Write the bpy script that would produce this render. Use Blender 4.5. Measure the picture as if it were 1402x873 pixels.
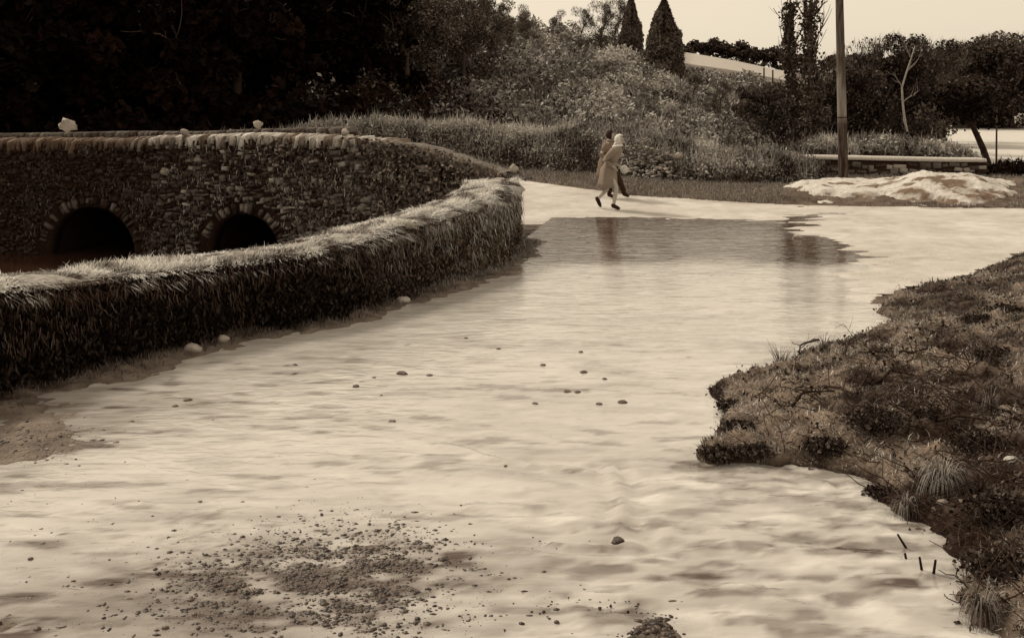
import bpy, math, random
import numpy as np
from mathutils import Vector, Matrix
random.seed(7); RS = np.random.RandomState(11)
for o in list(bpy.data.objects): bpy.data.objects.remove(o)
S = bpy.context.scene; COL = S.collection

# ---------------------------------------------------------------- camera, light, exposure
CH, F, HY, CX = 2.83, 1480.0, 120.0, 701.0      # eye height, focal length (photo px), horizon row, centre column
cam = bpy.data.cameras.new('camera'); camo = bpy.data.objects.new('camera', cam); COL.objects.link(camo)
camo.location = (0, 0, CH); camo.rotation_euler = (math.radians(90), 0, 0)
cam.sensor_width = 36; cam.lens = 36*F/1402; cam.shift_y = -(436.5-HY)/1402
cam.clip_start = .1; cam.clip_end = 3000; S.camera = camo
S.view_settings.view_transform = 'Standard'; S.view_settings.look = 'None'
S.view_settings.gamma = 1; S.view_settings.use_curve_mapping = False
S.view_settings.exposure = 1.03
SUN_EL, SUN_AZ = 42, -52        # azimuth measured from +Y (view direction) towards +X
w = bpy.data.worlds.new('World'); S.world = w; w.use_nodes = True
nt = w.node_tree; bg = nt.nodes['Background']
sky = nt.nodes.new('ShaderNodeTexSky'); sky.sky_type = 'NISHITA'; sky.sun_disc = False
sky.sun_elevation = math.radians(SUN_EL); sky.sun_rotation = math.radians(SUN_AZ)
sky.dust_density = 2; sky.air_density = 1.0
bw = nt.nodes.new('ShaderNodeRGBToBW'); tint = nt.nodes.new('ShaderNodeMix'); tint.data_type = 'RGBA'; tint.blend_type = 'MULTIPLY'
tint.inputs['Factor'].default_value = 1
nt.links.new(sky.outputs[0], bw.inputs[0]); pw = nt.nodes.new('ShaderNodeMath'); pw.operation = 'POWER'; pw.inputs[1].default_value = .22; ml = nt.nodes.new('ShaderNodeMath'); ml.operation = 'MULTIPLY'; ml.inputs[1].default_value = 3.0
nt.links.new(bw.outputs[0], pw.inputs[0]); nt.links.new(pw.outputs[0], ml.inputs[0]); nt.links.new(ml.outputs[0], tint.inputs['A'])   # thin overcast: evened-out sky
tint.inputs['B'].default_value = (1.0, .86, .665, 1)
nt.links.new(tint.outputs['Result'], bg.inputs[0]); bg.inputs[1].default_value = .1
sl = bpy.data.lights.new('sun', 'SUN'); sl.energy = 1.3; sl.angle = math.radians(10); sl.color = (1, .9, .74)
so = bpy.data.objects.new('sun', sl); COL.objects.link(so)
e, a = math.radians(SUN_EL), math.radians(SUN_AZ)
so.rotation_euler = Vector((math.sin(a)*math.cos(e), math.cos(a)*math.cos(e), math.sin(e))).to_track_quat('Z', 'Y').to_euler()

# ---------------------------------------------------------------- helpers
def P(x, y, z=0.0):
    D = (CH-z)*F/(y-HY); return ((x-CX)*D/F, D)
def QX(x, D): return (x-CX)*D/F
def ZY(y, D): return CH-(y-HY)*D/F
def sep(v):
    k = [(.01, (1,.32,.15)), (.03, (1,.43,.24)), (.08, (1,.57,.37)), (.2, (1,.72,.53)), (.45, (1,.93,.85)), (.9, (1,.98,.94))]
    v = max(v, 1e-4)
    if v <= k[0][0]: c = k[0][1]
    elif v >= k[-1][0]: c = k[-1][1]
    else:
        for (a0, c0), (a1, c1) in zip(k, k[1:]):
            if a0 <= v <= a1:
                t = (math.log(v)-math.log(a0))/(math.log(a1)-math.log(a0)); c = tuple(p+(q-p)*t for p, q in zip(c0, c1)); break
    return (v*1.06*c[0], v*1.06*c[1], v*1.06*c[2], 1)
def _h(i, j, s):
    v = (i.astype(np.int64)*374761393+j.astype(np.int64)*668265263+s*974634777) & 0x7fffffff
    v = ((v ^ (v >> 13))*1274126177) & 0x7fffffff
    return ((v ^ (v >> 16)) & 0xffff)/65535.0
def vn(x, y, s=0):
    x = np.asarray(x, float); y = np.asarray(y, float)
    i = np.floor(x); j = np.floor(y); u = x-i; v = y-j; u = u*u*(3-2*u); v = v*v*(3-2*v)
    return (_h(i,j,s)*(1-u)+_h(i+1,j,s)*u)*(1-v)+(_h(i,j+1,s)*(1-u)+_h(i+1,j+1,s)*u)*v
def fbm(x, y, s=0, o=4):
    r = 0; a = .5; t = 0
    for k in range(o):
        r = r+a*vn(np.asarray(x)*2**k, np.asarray(y)*2**k, s+k*17); t += a; a *= .5
    return r/t
def ss(a, b, x):
    t = np.clip((x-a)/(b-a), 0, 1); return t*t*(3-2*t)

MATS = {}
def M(name, lo, hi, rough=.9, ns=3.0, nm=.5, bump=0., bs=20., spec=.2, stretch=None, trans=0., coat=0.):
    m = bpy.data.materials.new(name); m.use_nodes = True; t = m.node_tree; b = t.nodes['Principled BSDF']; L = t.links.new
    b.inputs['Roughness'].default_value = rough; b.inputs['Specular IOR Level'].default_value = spec
    at = t.nodes.new('ShaderNodeAttribute'); at.attribute_name = 'tone'
    tc = t.nodes.new('ShaderNodeTexCoord'); mp = t.nodes.new('ShaderNodeMapping')
    L(tc.outputs['Object'], mp.inputs[0])
    if stretch: mp.inputs['Scale'].default_value = stretch
    no = t.nodes.new('ShaderNodeTexNoise'); no.inputs['Scale'].default_value = ns; no.inputs['Detail'].default_value = 9; no.inputs['Roughness'].default_value = .65
    L(mp.outputs[0], no.inputs['Vector'])
    m1 = t.nodes.new('ShaderNodeMath'); m1.operation = 'MULTIPLY_ADD'; L(no.outputs[0], m1.inputs[0]); m1.inputs[1].default_value = nm*2; m1.inputs[2].default_value = -nm
    m2 = t.nodes.new('ShaderNodeMath'); m2.use_clamp = True; L(m1.outputs[0], m2.inputs[0]); L(at.outputs['Fac'], m2.inputs[1])
    mx = t.nodes.new('ShaderNodeMix'); mx.data_type = 'RGBA'; L(m2.outputs[0], mx.inputs['Factor'])
    mx.inputs['A'].default_value = sep(lo); mx.inputs['B'].default_value = sep(hi)
    L(mx.outputs['Result'], b.inputs['Base Color'])
    if bump:
        n2 = t.nodes.new('ShaderNodeTexNoise'); n2.inputs['Scale'].default_value = bs; n2.inputs['Detail'].default_value = 5
        L(mp.outputs[0], n2.inputs['Vector']); bp = t.nodes.new('ShaderNodeBump'); bp.inputs['Strength'].default_value = bump; bp.inputs['Distance'].default_value = .05
        L(n2.outputs[0], bp.inputs['Height']); L(bp.outputs[0], b.inputs['Normal'])
    if coat: b.inputs['Coat Weight'].default_value = coat; b.inputs['Coat Roughness'].default_value = .05
    MATS[name] = m; return m
M('silt_water', .05, .64, rough=.09, ns=2.6, nm=.2, bump=0, spec=.5, stretch=(.5, 1.6, 1))
def water_bump(m, sc, strength, stretch, dist=.02):
    t = m.node_tree; L = t.links.new; b = t.nodes['Principled BSDF']
    tc = t.nodes.new('ShaderNodeTexCoord'); mp = t.nodes.new('ShaderNodeMapping'); mp.inputs['Scale'].default_value = stretch
    L(tc.outputs['Object'], mp.inputs[0]); n = t.nodes.new('ShaderNodeTexNoise'); n.inputs['Scale'].default_value = sc; n.inputs['Detail'].default_value = 3; n.inputs['Distortion'].default_value = .6
    L(mp.outputs[0], n.inputs['Vector']); bp = t.nodes.new('ShaderNodeBump'); bp.inputs['Strength'].default_value = strength; bp.inputs['Distance'].default_value = dist
    L(n.outputs[0], bp.inputs['Height']); L(bp.outputs[0], b.inputs['Normal'])
water_bump(MATS['silt_water'], 3.5, .5, (1.0, 2.6, 1))
M('still_water', .25, .5, rough=.08, ns=.3, nm=.3, spec=.5); water_bump(MATS['still_water'], 2, .3, (1, 2, 1))
M('river_water', .02, .05, rough=.08, ns=.3, nm=.3, spec=.5); water_bump(MATS['river_water'], 3, .4, (1, 2, 1))
M('pale_road', .16, .62, ns=2.5, nm=.25, bump=.5, bs=30)
M('soil', .015, .3, ns=7, nm=.45, bump=.9, bs=26)
M('turf', .015, .24, ns=5, nm=.4, bump=.9, bs=22)
M('far_turf', .035, .42, ns=.5, nm=.3, bump=.5, bs=2)
M('rubble', .025, .42, ns=9, nm=.25, bump=.8, bs=30)
M('mortar', .02, .07, ns=8, nm=.4, bump=.8, bs=20)
M('coping', .14, .62, ns=8, nm=.35, bump=.6, bs=25)
M('dark_leaf', .003, .028, ns=30, nm=.1, rough=.8, spec=.08)  # dark evergreen leaf, taken near black for the vignette on the left wood
M('leaf', .012, .30, ns=30, nm=.1, rough=.7, spec=.12)
M('scrub_leaf', .02, .55, ns=30, nm=.1, rough=.8, spec=.08)  # pale range lifts the slope scrub in place of haze
M('wall_leaf', .004, .24, ns=30, nm=.1, rough=.8, spec=.06)
M('dry_blade', .05, .95, ns=30, nm=.1, rough=.8, spec=.05)
M('dry_turf', .03, .45, ns=9, nm=.6, bump=.9, bs=22)
M('blade', .035, .55, ns=30, nm=.1, rough=.8)
M('bark', .02, .2, ns=14, nm=.5, bump=.8, bs=30)
M('pale_bark', .1, .42, ns=14, nm=.5, bump=.8, bs=30)
M('pole_wood', .03, .40, ns=3, nm=.45, bump=.5, bs=30, stretch=(8, 8, .6))
M('twig', .012, .1, ns=14, nm=.4)
M('stone_dark', .02, .16, ns=14, nm=.5, bump=.8, bs=30, rough=.5, spec=.5)
M('stone_pale', .2, .58, ns=12, nm=.5, bump=.6, bs=30)
M('gravel_mat', .012, .22, ns=30, nm=.3, rough=.55, spec=.5)
M('sand', .16, .62, ns=5, nm=.45, bump=.9, bs=12)
M('coat_wool', .17, .34, ns=12, nm=.4)
M('coat_grey', .12, .26, ns=12, nm=.4)
M('dark_cloth', .02, .06, ns=12, nm=.4)
M('pale_cloth', .5, .75, ns=12, nm=.3)
M('skin', .38, .48, ns=12, nm=.3, rough=.6)
M('hair', .01, .04, ns=40, nm=.4)

def mesh(name, v, f, mat, parent=None, tone=.5, smooth=False):
    """v (n,3); f: array (m,k) or list of such arrays"""
    fs = f if isinstance(f, list) else [f]; fs = [np.asarray(q, np.int32) for q in fs if len(q)]
    v = np.asarray(v, np.float32); me = bpy.data.meshes.new(name)
    me.vertices.add(len(v)); me.vertices.foreach_set('co', v.ravel())
    nl = sum(q.size for q in fs); npoly = sum(len(q) for q in fs)
    me.loops.add(nl); me.polygons.add(npoly)
    me.loops.foreach_set('vertex_index', np.concatenate([q.ravel() for q in fs]))
    tot = np.concatenate([np.full(len(q), q.shape[1], np.int32) for q in fs])
    st = np.concatenate([[0], np.cumsum(tot)[:-1]]).astype(np.int32)
    me.polygons.foreach_set('loop_start', st); me.polygons.foreach_set('loop_total', tot)
    if smooth: me.polygons.foreach_set('use_smooth', np.ones(npoly, bool))
    at = me.attributes.new('tone', 'FLOAT', 'POINT')
    tn = np.full(len(v), tone, np.float32) if np.isscalar(tone) else np.asarray(tone, np.float32)
    at.data.foreach_set('value', tn)
    me.update(calc_edges=True); me.validate()
    me.materials.append(MATS[mat])
    o = bpy.data.objects.new(name, me); COL.objects.link(o)
    if parent: o.parent = parent
    return o
def tag(o, label, cat, group=None, kind=None):
    if label: o['label'] = label
    if cat: o['category'] = cat
    if group: o['group'] = group
    if kind: o['kind'] = kind
    return o
def struct(o, label=None): o['kind'] = 'structure'; (label and tag(o, label, o.name.split('.')[0].replace('_', ' '))); return o
def empty(name, loc, label, cat, group=None, rz=0):
    o = bpy.data.objects.new(name, None); COL.objects.link(o); o.location = loc; o.rotation_euler = (0, 0, rz); o.empty_display_size = .2
    return tag(o, label, cat, group)
def copy_thing(src, loc, rz=0, sc=1, label=None, group=None):
    c = src.copy(); COL.objects.link(c); c.location = loc; c.rotation_euler = (0, 0, rz); c.scale = (sc,)*3 if np.isscalar(sc) else sc
    if label: c['label'] = label
    if group: c['group'] = group
    for ch in [k for k in COL.objects if k.parent == src]:
        d = ch.copy(); COL.objects.link(d); d.parent = c
    return c
class B:
    def __init__(s): s.v = []; s.f = {}; s.t = []; s.n = 0
    def add(s, v, f, tone=.5):
        v = np.asarray(v, float); s.v.append(v)
        for q in (f if isinstance(f, list) else [f]):
            q = np.asarray(q, int); s.f.setdefault(q.shape[1], []).append(q+s.n)
        s.t.append(np.full(len(v), tone) if np.isscalar(tone) else np.asarray(tone)); s.n += len(v)
    def build(s, name, mat, parent=None, smooth=False, off=None):
        v = np.concatenate(s.v)
        if off is not None: v = v-np.asarray(off)
        return mesh(name, v, [np.concatenate(q) for q in s.f.values()], mat, parent, np.concatenate(s.t), smooth)
def unit(n, rs=RS):
    d = rs.normal(size=(n, 3)); return d/np.linalg.norm(d, axis=1, keepdims=True)
def leaves(b, p, size, tone, rs=RS, up=0., elong=1.6):
    n = len(p); u = unit(n, rs); u[:, 2] += up; u /= np.linalg.norm(u, axis=1, keepdims=True)
    w = np.cross(u, unit(n, rs)); w /= np.linalg.norm(w, axis=1, keepdims=True)+1e-9
    sz = (np.asarray(size)*rs.uniform(.6, 1.3, n))[:, None]; u = u*sz*elong*.5; w = w*sz*.5
    v = np.stack([p-u, p+w, p+u, p-w], 1).reshape(-1, 3)
    f = np.arange(4*n).reshape(n, 4); b.add(v, f, np.repeat(np.broadcast_to(tone, (n,)), 4))
def blades(b, p, h, lean, wd, tone, rs=RS):
    """p base (n,3), h heights, lean (n,3) horizontal drift at tip"""
    n = len(p); h = np.broadcast_to(h, (n,)); a = rs.uniform(0, 2*math.pi, n); s = np.stack([np.cos(a), np.sin(a), 0*a], 1)*(np.broadcast_to(wd, (n,))*.5)[:, None]
    up = np.zeros((n, 3)); up[:, 2] = h
    mid = p+up*.55+lean*.3; tip = p+up+lean
    v = np.stack([p-s, p+s, mid-s*.75, mid+s*.75, tip], 1).reshape(-1, 3); i = np.arange(n)[:, None]*5
    f = np.concatenate([i+[0, 1, 3], i+[0, 3, 2], i+[2, 3, 4]]); b.add(v, f, np.repeat(np.broadcast_to(tone, (n,)), 5))
def tube(b, pts, rad, n=6, tone=.5, cap=True):
    pts = np.asarray(pts, float); k = len(pts); rad = np.broadcast_to(rad, (k,)); T = np.gradient(pts, axis=0); T /= np.linalg.norm(T, axis=1, keepdims=True)+1e-9
    ref = np.array([0, 0, 1.]) if abs(T[0, 2]) < .9 else np.array([1., 0, 0]); a = np.arange(n)*2*math.pi/n; V = []
    for i in range(k):
        x = np.cross(T[i], ref); x /= np.linalg.norm(x)+1e-9; y = np.cross(T[i], x); ref = ref if i else ref
        V.append(pts[i]+rad[i]*(np.cos(a)[:, None]*x+np.sin(a)[:, None]*y))
    V = np.concatenate(V); f = []
    for i in range(k-1):
        for j in range(n): f.append([i*n+j, i*n+(j+1) % n, (i+1)*n+(j+1) % n, (i+1)*n+j])
    if cap:
        V = np.concatenate([V, pts[:1], pts[-1:]]); c0, c1 = k*n, k*n+1
        b.add(V, [np.array(f), np.array([[c0, (j+1) % n, j] for j in range(n)]+[[c1, (k-1)*n+j, (k-1)*n+(j+1) % n] for j in range(n)])], tone)
    else: b.add(V, np.array(f), tone)
import bmesh
def ico(sub):
    bm = bmesh.new(); bmesh.ops.create_icosphere(bm, subdivisions=sub, radius=1); v = np.array([x.co[:] for x in bm.verts]); f = np.array([[q.index for q in x.verts] for x in bm.faces]); bm.free(); return v, f
ICO = {k: ico(k) for k in (1, 2, 3)}
def rock(b, c, r, seed=0, sub=2, tone=.5, rough=.3, ang=0):
    v, f = ICO[sub]; rs = np.random.RandomState(seed); v = v.copy()
    for _ in range(5):
        d = rs.normal(size=3); d /= np.linalg.norm(d); k = rs.uniform(.55, .9); m = v@d; v = v-np.where(m > k, m-k, 0)[:, None]*d
    v *= 1+rs.uniform(-rough, rough, (len(v), 1))*.35; v = v*np.asarray(r); ca, sa = math.cos(ang), math.sin(ang)
    v = np.stack([v[:, 0]*ca-v[:, 1]*sa, v[:, 0]*sa+v[:, 1]*ca, v[:, 2]], 1); b.add(v+np.asarray(c), f, tone)

class Path:
    def __init__(s, pts, extra=None, step=.05):
        pts = np.asarray(pts, float); d = np.r_[0, np.cumsum(np.linalg.norm(np.diff(pts[:, :2], axis=0), axis=1))]; s.L = d[-1]
        n = max(int(s.L/step), 4); s.s = np.linspace(0, s.L, n+1)
        q = np.stack([np.interp(s.s, d, pts[:, k]) for k in range(pts.shape[1])], 1)
        w = max(int(.5/step), 1); ker = np.hanning(2*w+3)[1:-1]; ker /= ker.sum()
        pad = np.concatenate([2*q[0]-q[1:w+1][::-1], q, 2*q[-1]-q[-w-1:-1][::-1]]); 
        q = np.stack([np.convolve(pad[:, k], ker, 'valid') for k in range(q.shape[1])], 1)[:n+1]
        s.q = q; t = np.gradient(q[:, :2], axis=0); s.t = t/np.linalg.norm(t, axis=1, keepdims=True)
    def at(s, x): return np.stack([np.interp(x, s.s, s.q[:, k]) for k in range(s.q.shape[1])], -1)
    def tan(s, x): t = np.stack([np.interp(x, s.s, s.t[:, k]) for k in range(2)], -1); return t/np.linalg.norm(t, axis=-1, keepdims=True)
    def nor(s, x, side): t = s.tan(x); return np.stack([t[..., 1], -t[..., 0]], -1)*side     # side=+1: right of travel
def seg_sd(pts, X, Y):
    """unsigned distance and side sign (+ right of travel) to polyline"""
    best = np.full(X.shape, 1e9); sg = np.ones(X.shape)
    for (x0, y0), (x1, y1) in zip(pts[:-1], pts[1:]):
        dx, dy = x1-x0, y1-y0; L2 = dx*dx+dy*dy+1e-12; t = np.clip(((X-x0)*dx+(Y-y0)*dy)/L2, 0, 1)
        d = np.hypot(X-x0-t*dx, Y-y0-t*dy); c = (X-x0)*dy-(Y-y0)*dx; m = d < best-1e-9; best = np.where(m, d, best); sg = np.where(m, np.sign(c), sg)
    return best*sg
def inpoly(poly, X, Y):
    r = np.zeros(X.shape, bool); n = len(poly)
    for i in range(n):
        x0, y0 = poly[i]; x1, y1 = poly[(i+1) % n]
        c = ((y0 > Y) != (y1 > Y)); r ^= c & (X < (x1-x0)*(Y-y0)/((y1-y0) if y1 != y0 else 1e-9)+x0)
    return r

# ---------------------------------------------------------------- lines of the place (metres, camera at 0,0)
nw_px = [(-60, 545), (0, 530), (100, 505), (240, 472), (330, 452), (430, 438), (540, 405), (640, 372), (686, 350), (711, 331)]
NW = [(-6.6, 7.6)]+[P(x, y) for x, y in nw_px]
nw_top = {0: 1.0, 1: 1.0, 2: .98, 3: .9, 4: .86, 5: .84, 6: .85, 7: .93, 8: 1.0, 9: 1.1, 10: 1.16}
NWp = Path([(x, y, nw_top[i]) for i, (x, y) in enumerate(NW)])
br = [(712, 20.35, 1.17), (655, 21.4, 1.36), (600, 22.5, 1.55), (530, 23.7, 1.68), (470, 24.5, 1.72), (350, 25.5, 1.74), (250, 26.1, 1.66), (150, 26.5, 1.56), (45, 26.9, 1.56), (-60, 27.3, 1.5), (-300, 28, 1.4)]
BR = [(QX(x, D), D) for x, D, z in br]; BRp = Path([(QX(x, D), D, z) for x, D, z in br])
bank_px = [(1700, 296), (1402, 352), (1330, 383), (1215, 408), (1205, 425), (1215, 447), (1130, 475), (1065, 502), (965, 527), (958, 538), (990, 562), (945, 632), (1010, 638), (1100, 640), (1190, 662), (1196, 684), (1290, 742), (1318, 775), (1285, 815), (1330, 862), (1420, 960), (1480, 1150)]
BANK = [P(x, y) for x, y in bank_px]           # bank lies to the LEFT of travel (right of picture)
SPIT = [P(x, y) for x, y in [(1120, 296), (1200, 288), (1700, 284), (1750, 330), (1402, 375), (1260, 412), (1190, 415), (1165, 380), (1180, 340), (1080, 315)]]
BANKP = BANK+[(3.2, 3.0), (40, 3.0), (40, BANK[0][1])]
VER = [(-14, 34.5), (-6, 33.5)]+[P(x, y) for x, y in [(660, 250), (717, 253), (800, 265), (870, 274), (1000, 280), (1100, 283), (1250, 284), (1402, 286), (1700, 290)]]
SHORE = [(-3, 23.8)]+[P(x, y) for x, y in [(800, 298), (960, 297), (1040, 303), (1110, 292), (1300, 287), (1500, 290)]]

def height(X, Y):
    """near ground; water level is 0"""
    n = fbm(X*1.3, Y*1.3, 3)-.5; nf = fbm(X*6, Y*6, 9)-.5; vf = fbm(X*22, Y*22, 19, 3)-.5
    h = -.06+.05*n
    px = X/Y*F+CX; py = HY+CH*F/Y
    # muddy margin under the near wall
    dw = seg_sd(NW, X, Y); wid = np.interp(Y, [5, 9.5, 11.5, 12.5, 14, 17, 20], [2.2, 1.25, .75, .6, .8, .8, .5])
    h = np.maximum(h, .07-.09*np.abs(dw)/wid+.09*n+.05*nf)
    # gravel bars
    for cx, cy, rx, ry, hh in [(420, 800, 230, 75, .045), (520, 745, 110, 40, .04), (20, 600, 130, 45, .07), (890, 868, 60, 34, .065), (60, 850, 420, 60, .045), (770, 830, 60, 22, .03), (640,480,60,15,.018),(800,535,70,18,.02)]:
        q = ((px-cx)/rx)**2+((py-cy)/ry)**2
        h = np.maximum(h, -.05+hh*np.exp(-q*.9)+.05*nf*np.exp(-q*.4)+.02*n)
    # far road rising out of the flood
    ds = -seg_sd(SHORE, X, Y)            # >0 beyond
    h = np.where(ds > -.8, np.maximum(h, ds*.035+.012*n+.01*nf+.05*(fbm(X*.8, Y*5, 58)-.5)*ss(2.0, 3.5, X)*ss(1.2, .4, ds)), h); h = np.minimum(h, np.where(ds > -.8, .14, h))
    # shallow pale silt spread drying out at the right
    SPd = np.abs(seg_sd(SPIT+SPIT[:1], X, Y))*np.where(inpoly(SPIT, X, Y), 1, -1)
    stk = fbm(X*.9, Y*4.5, 57)-.5; h = np.maximum(h, -.045+.085*ss(-1.3, 1.2, SPd+.5*n)+.07*stk*ss(-1.6, -.2, SPd)*ss(2.5, .8, SPd)+.012*nf)
    # verge
    dv = -seg_sd(VER, X, Y); h = np.where(dv > -.3, h+.09*ss(-.3, 1.2, dv)+.08*nf*ss(-.2, .4, dv), h)
    # right bank
    db = np.abs(seg_sd(BANK, X, Y))*np.where(inpoly(BANKP, X, Y), 1, -1)+.22*nf+.12*n
    rise = .12*ss(-.05, .25, db)+.16*np.clip(db, 0, 6)
    lump = fbm(X*2.6, Y*2.6, 31)-.5
    h = np.where(db > -.1, np.maximum(h, -.03+rise+(.16*lump+.13*nf+.05*vf)*ss(0, .4, db)), h)
    return h, dw, dv, db, ds, n, nf

# near ground grid, split by what it is
xs = np.arange(-8, 15, .05); ys = np.concatenate([np.arange(3.6, 12, .04), np.arange(12, 38, .06)])
X, Y = np.meshgrid(xs, ys); H, DW, DV, DB, DS, N1, NF = height(X, Y)
WEDGE = NW+BR+[(-20, 28), (-20, 6)]
behind = np.zeros(X.shape, bool)
for i in range(1): behind = (X < .1) & (Y > 20) & (Y < 32)
skip = inpoly(WEDGE, X, Y) | (DW < -.35) & (Y < 20) | (X < -2.2) & (Y > 20)
ver_idx = np.arange(X.size).reshape(X.shape)
fm = ~(skip[:-1, :-1] | skip[1:, :-1] | skip[:-1, 1:] | skip[1:, 1:])
quads = np.stack([ver_idx[:-1, :-1], ver_idx[:-1, 1:], ver_idx[1:, 1:], ver_idx[1:, :-1]], -1)
def sub(mask, name, mat, tone):
    f = quads[fm & mask]; u, inv = np.unique(f, return_inverse=True)
    V = np.stack([X.ravel()[u], Y.ravel()[u], H.ravel()[u]], 1)
    return struct(mesh(name, V, inv.reshape(-1, 4), mat, None, tone.ravel()[u], True))
cDB, cDV, cDS, cDW = DB[:-1, :-1], DV[:-1, :-1], DS[:-1, :-1], DW[:-1, :-1]
isbank = cDB > -.12; isver = (cDV > -.15) & ~isbank; cSP = (inpoly(SPIT, X, Y) | (np.abs(seg_sd(SPIT+SPIT[:1], X, Y)) < 1.6))[:-1, :-1]; isroad = ((cDS > -.9) | cSP) & ~isver & ~isbank
patch = fbm(X*1.8, Y*1.8, 77)
sub(isbank, 'grass_bank', 'turf', np.clip(.1+.6*ss(.38, .6, patch)+.9*NF-.25*ss(.3, .0, DB), 0, 1))
sub(isver, 'verge', 'turf', np.clip(.45+.5*NF+.6*N1, 0, 1))
sub(isroad, 'road', 'pale_road', np.clip(.78+.5*N1+.3*NF-.25*ss(-.5, .1, DV), 0, 1))
PXg = X/Y*F+CX
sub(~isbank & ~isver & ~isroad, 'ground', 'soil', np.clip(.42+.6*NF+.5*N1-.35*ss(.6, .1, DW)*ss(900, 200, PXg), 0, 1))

# flood water: a surface with real ripples
wx = np.arange(-7.5, 16, .05); wy = np.concatenate([np.arange(3.6, 11, .035), np.arange(11, 29.5, .07)])
WX, WY = np.meshgrid(wx, wy); px = WX/WY*F+CX; py = HY+CH*F/WY
turb = ss(600, 950, px+.5*(py-640))*ss(560, 700, py)
rip = (fbm(WX*1.6+WY*.4, WY*3.4, 5, 3)-.5)
fl = fbm(WX*5, WY*9, 8, 3)-.5
ridge = 1-2*np.abs(fbm(WX*1.3+.5*WY, WY*2.6-.4*WX, 41, 3)-.5)*2
WZ = turb*(.03*(fbm(WX*3+WY*.6, WY*6.5-WX, 5, 4)-.5)+.02*(fbm(WX*9, WY*17, 6, 3)-.5)+.02*fl+.03*np.clip(ridge-.55, 0, 1))+.002*rip+.006*(fbm(WX*7, WY*15, 95, 3)-.5)*ss(12, 7, WY)*(.3+turb)+.02*np.clip(fbm(WX*2.2+WY, WY*4.5, 99, 4)-.56, 0, 1)*(1-turb)*ss(16, 12, WY)
for (x0, y0, x1, y1, am) in [(600, 612, 720, 640, .012), (720, 640, 850, 655, .014), (640, 690, 870, 690, .012), (830, 640, 870, 740, .02), (760, 740, 880, 742, .02), (1090, 655, 1130, 660, .02)]:
    p0, p1 = P(x0, y0), P(x1, y1); d = seg_sd([p0, p1], WX+.15*(vn(WX*3, WY*3, 4)-.5), WY+.2*(vn(WX*2.5, WY*2.5, 14)-.5)); WZ += am*np.exp(-(d/.05)**2)-am*.8*np.exp(-((np.abs(d)-.1)/.06)**2)
foam = ss(.5, .75, fbm(WX*2.2+WY*.8, WY*5.5, 61, 5))
wt = .78+.16*(fbm(WX*.5, WY*1.1, 21)-.5)*2+turb*(.3*(foam-.5)-.35*ss(.5, .66, fbm(WX*4.3+.7*WY, WY*9.6, 91, 5)))
wt = wt-.16*ss(.5, .75, fbm(WX*1.8, WY*5.6, 51, 5))*(1-turb)
gxp = ((px-120)/330)**2+((py-850)/75)**2; wt -= .4*np.exp(-gxp)*(.5+fbm(WX*2, WY*5, 71)); gxp = ((px-440)/260)**2+((py-790)/90)**2; wt -= .3*np.exp(-gxp)*fbm(WX*3, WY*6, 72); gxp = ((px-60)/260)**2+((py-570)/50)**2; wt -= .35*np.exp(-gxp)*(.4+fbm(WX*3, WY*6, 73))
wt -= .13*ss(.5, .7, fbm(WX*5, WY*14, 75, 4))*(.5+.5*vn(WX*.7, WY*.7, 76))+.0*WX; wt += .1*ss(.6, .72, fbm(WX*4, WY*11, 78, 4))
wt -= .35*ss(.63, .72, fbm(WX*2.2+.5*WY, WY*7, 79, 4))*ss(13, 10, WY)
spk = vn(WX*13, WY*26, 80); wt -= .5*ss(.93, .99, spk)*ss(.5, .65, fbm(WX*.9, WY*1.3, 84))
gm = ss(.36, .54, fbm(px/38+py/30, py/13-px/60, 88)); gg = np.exp(-(((px-435)/190)**2+((py-800)/62)**2)); wt -= .75*gm*gg*(.4+.6*vn(WX*30, WY*40, 202)); wt -= .4*ss(.5, .8, vn(WX*24, WY*36, 203))*ss(.45, .6, fbm(WX*1.5, WY*2.5, 204))*ss(640, 760, py)*ss(700, 450, px)
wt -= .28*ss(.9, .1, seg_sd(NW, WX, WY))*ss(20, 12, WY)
WZ += .007*(fbm(WX*1.6, WY*6, 201, 3)-.5)*ss(15, 18, WY); wt -= .75*ss(16.5, 18.5, WY+.8*(fbm(WX*.7, WY*.9, 33)-.5)*3)*ss(7.5, 6.0, WX)  # lowered tone deepens the hedge's dark reflection through colour
msk = inpoly(WEDGE, WX, WY); dwn = seg_sd(NW, WX, WY); msk |= (dwn < -.1)
idx = np.arange(WX.size).reshape(WX.shape); ok = ~(msk[:-1, :-1] | msk[1:, 1:])
q = np.stack([idx[:-1, :-1], idx[:-1, 1:], idx[1:, 1:], idx[1:, :-1]], -1)[ok]; u, inv = np.unique(q, return_inverse=True)
struct(mesh('flood_water', np.stack([WX.ravel()[u], WY.ravel()[u], WZ.ravel()[u]], 1), inv.reshape(-1, 4), 'silt_water', None, np.clip(wt.ravel()[u], 0, 1), True))

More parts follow.
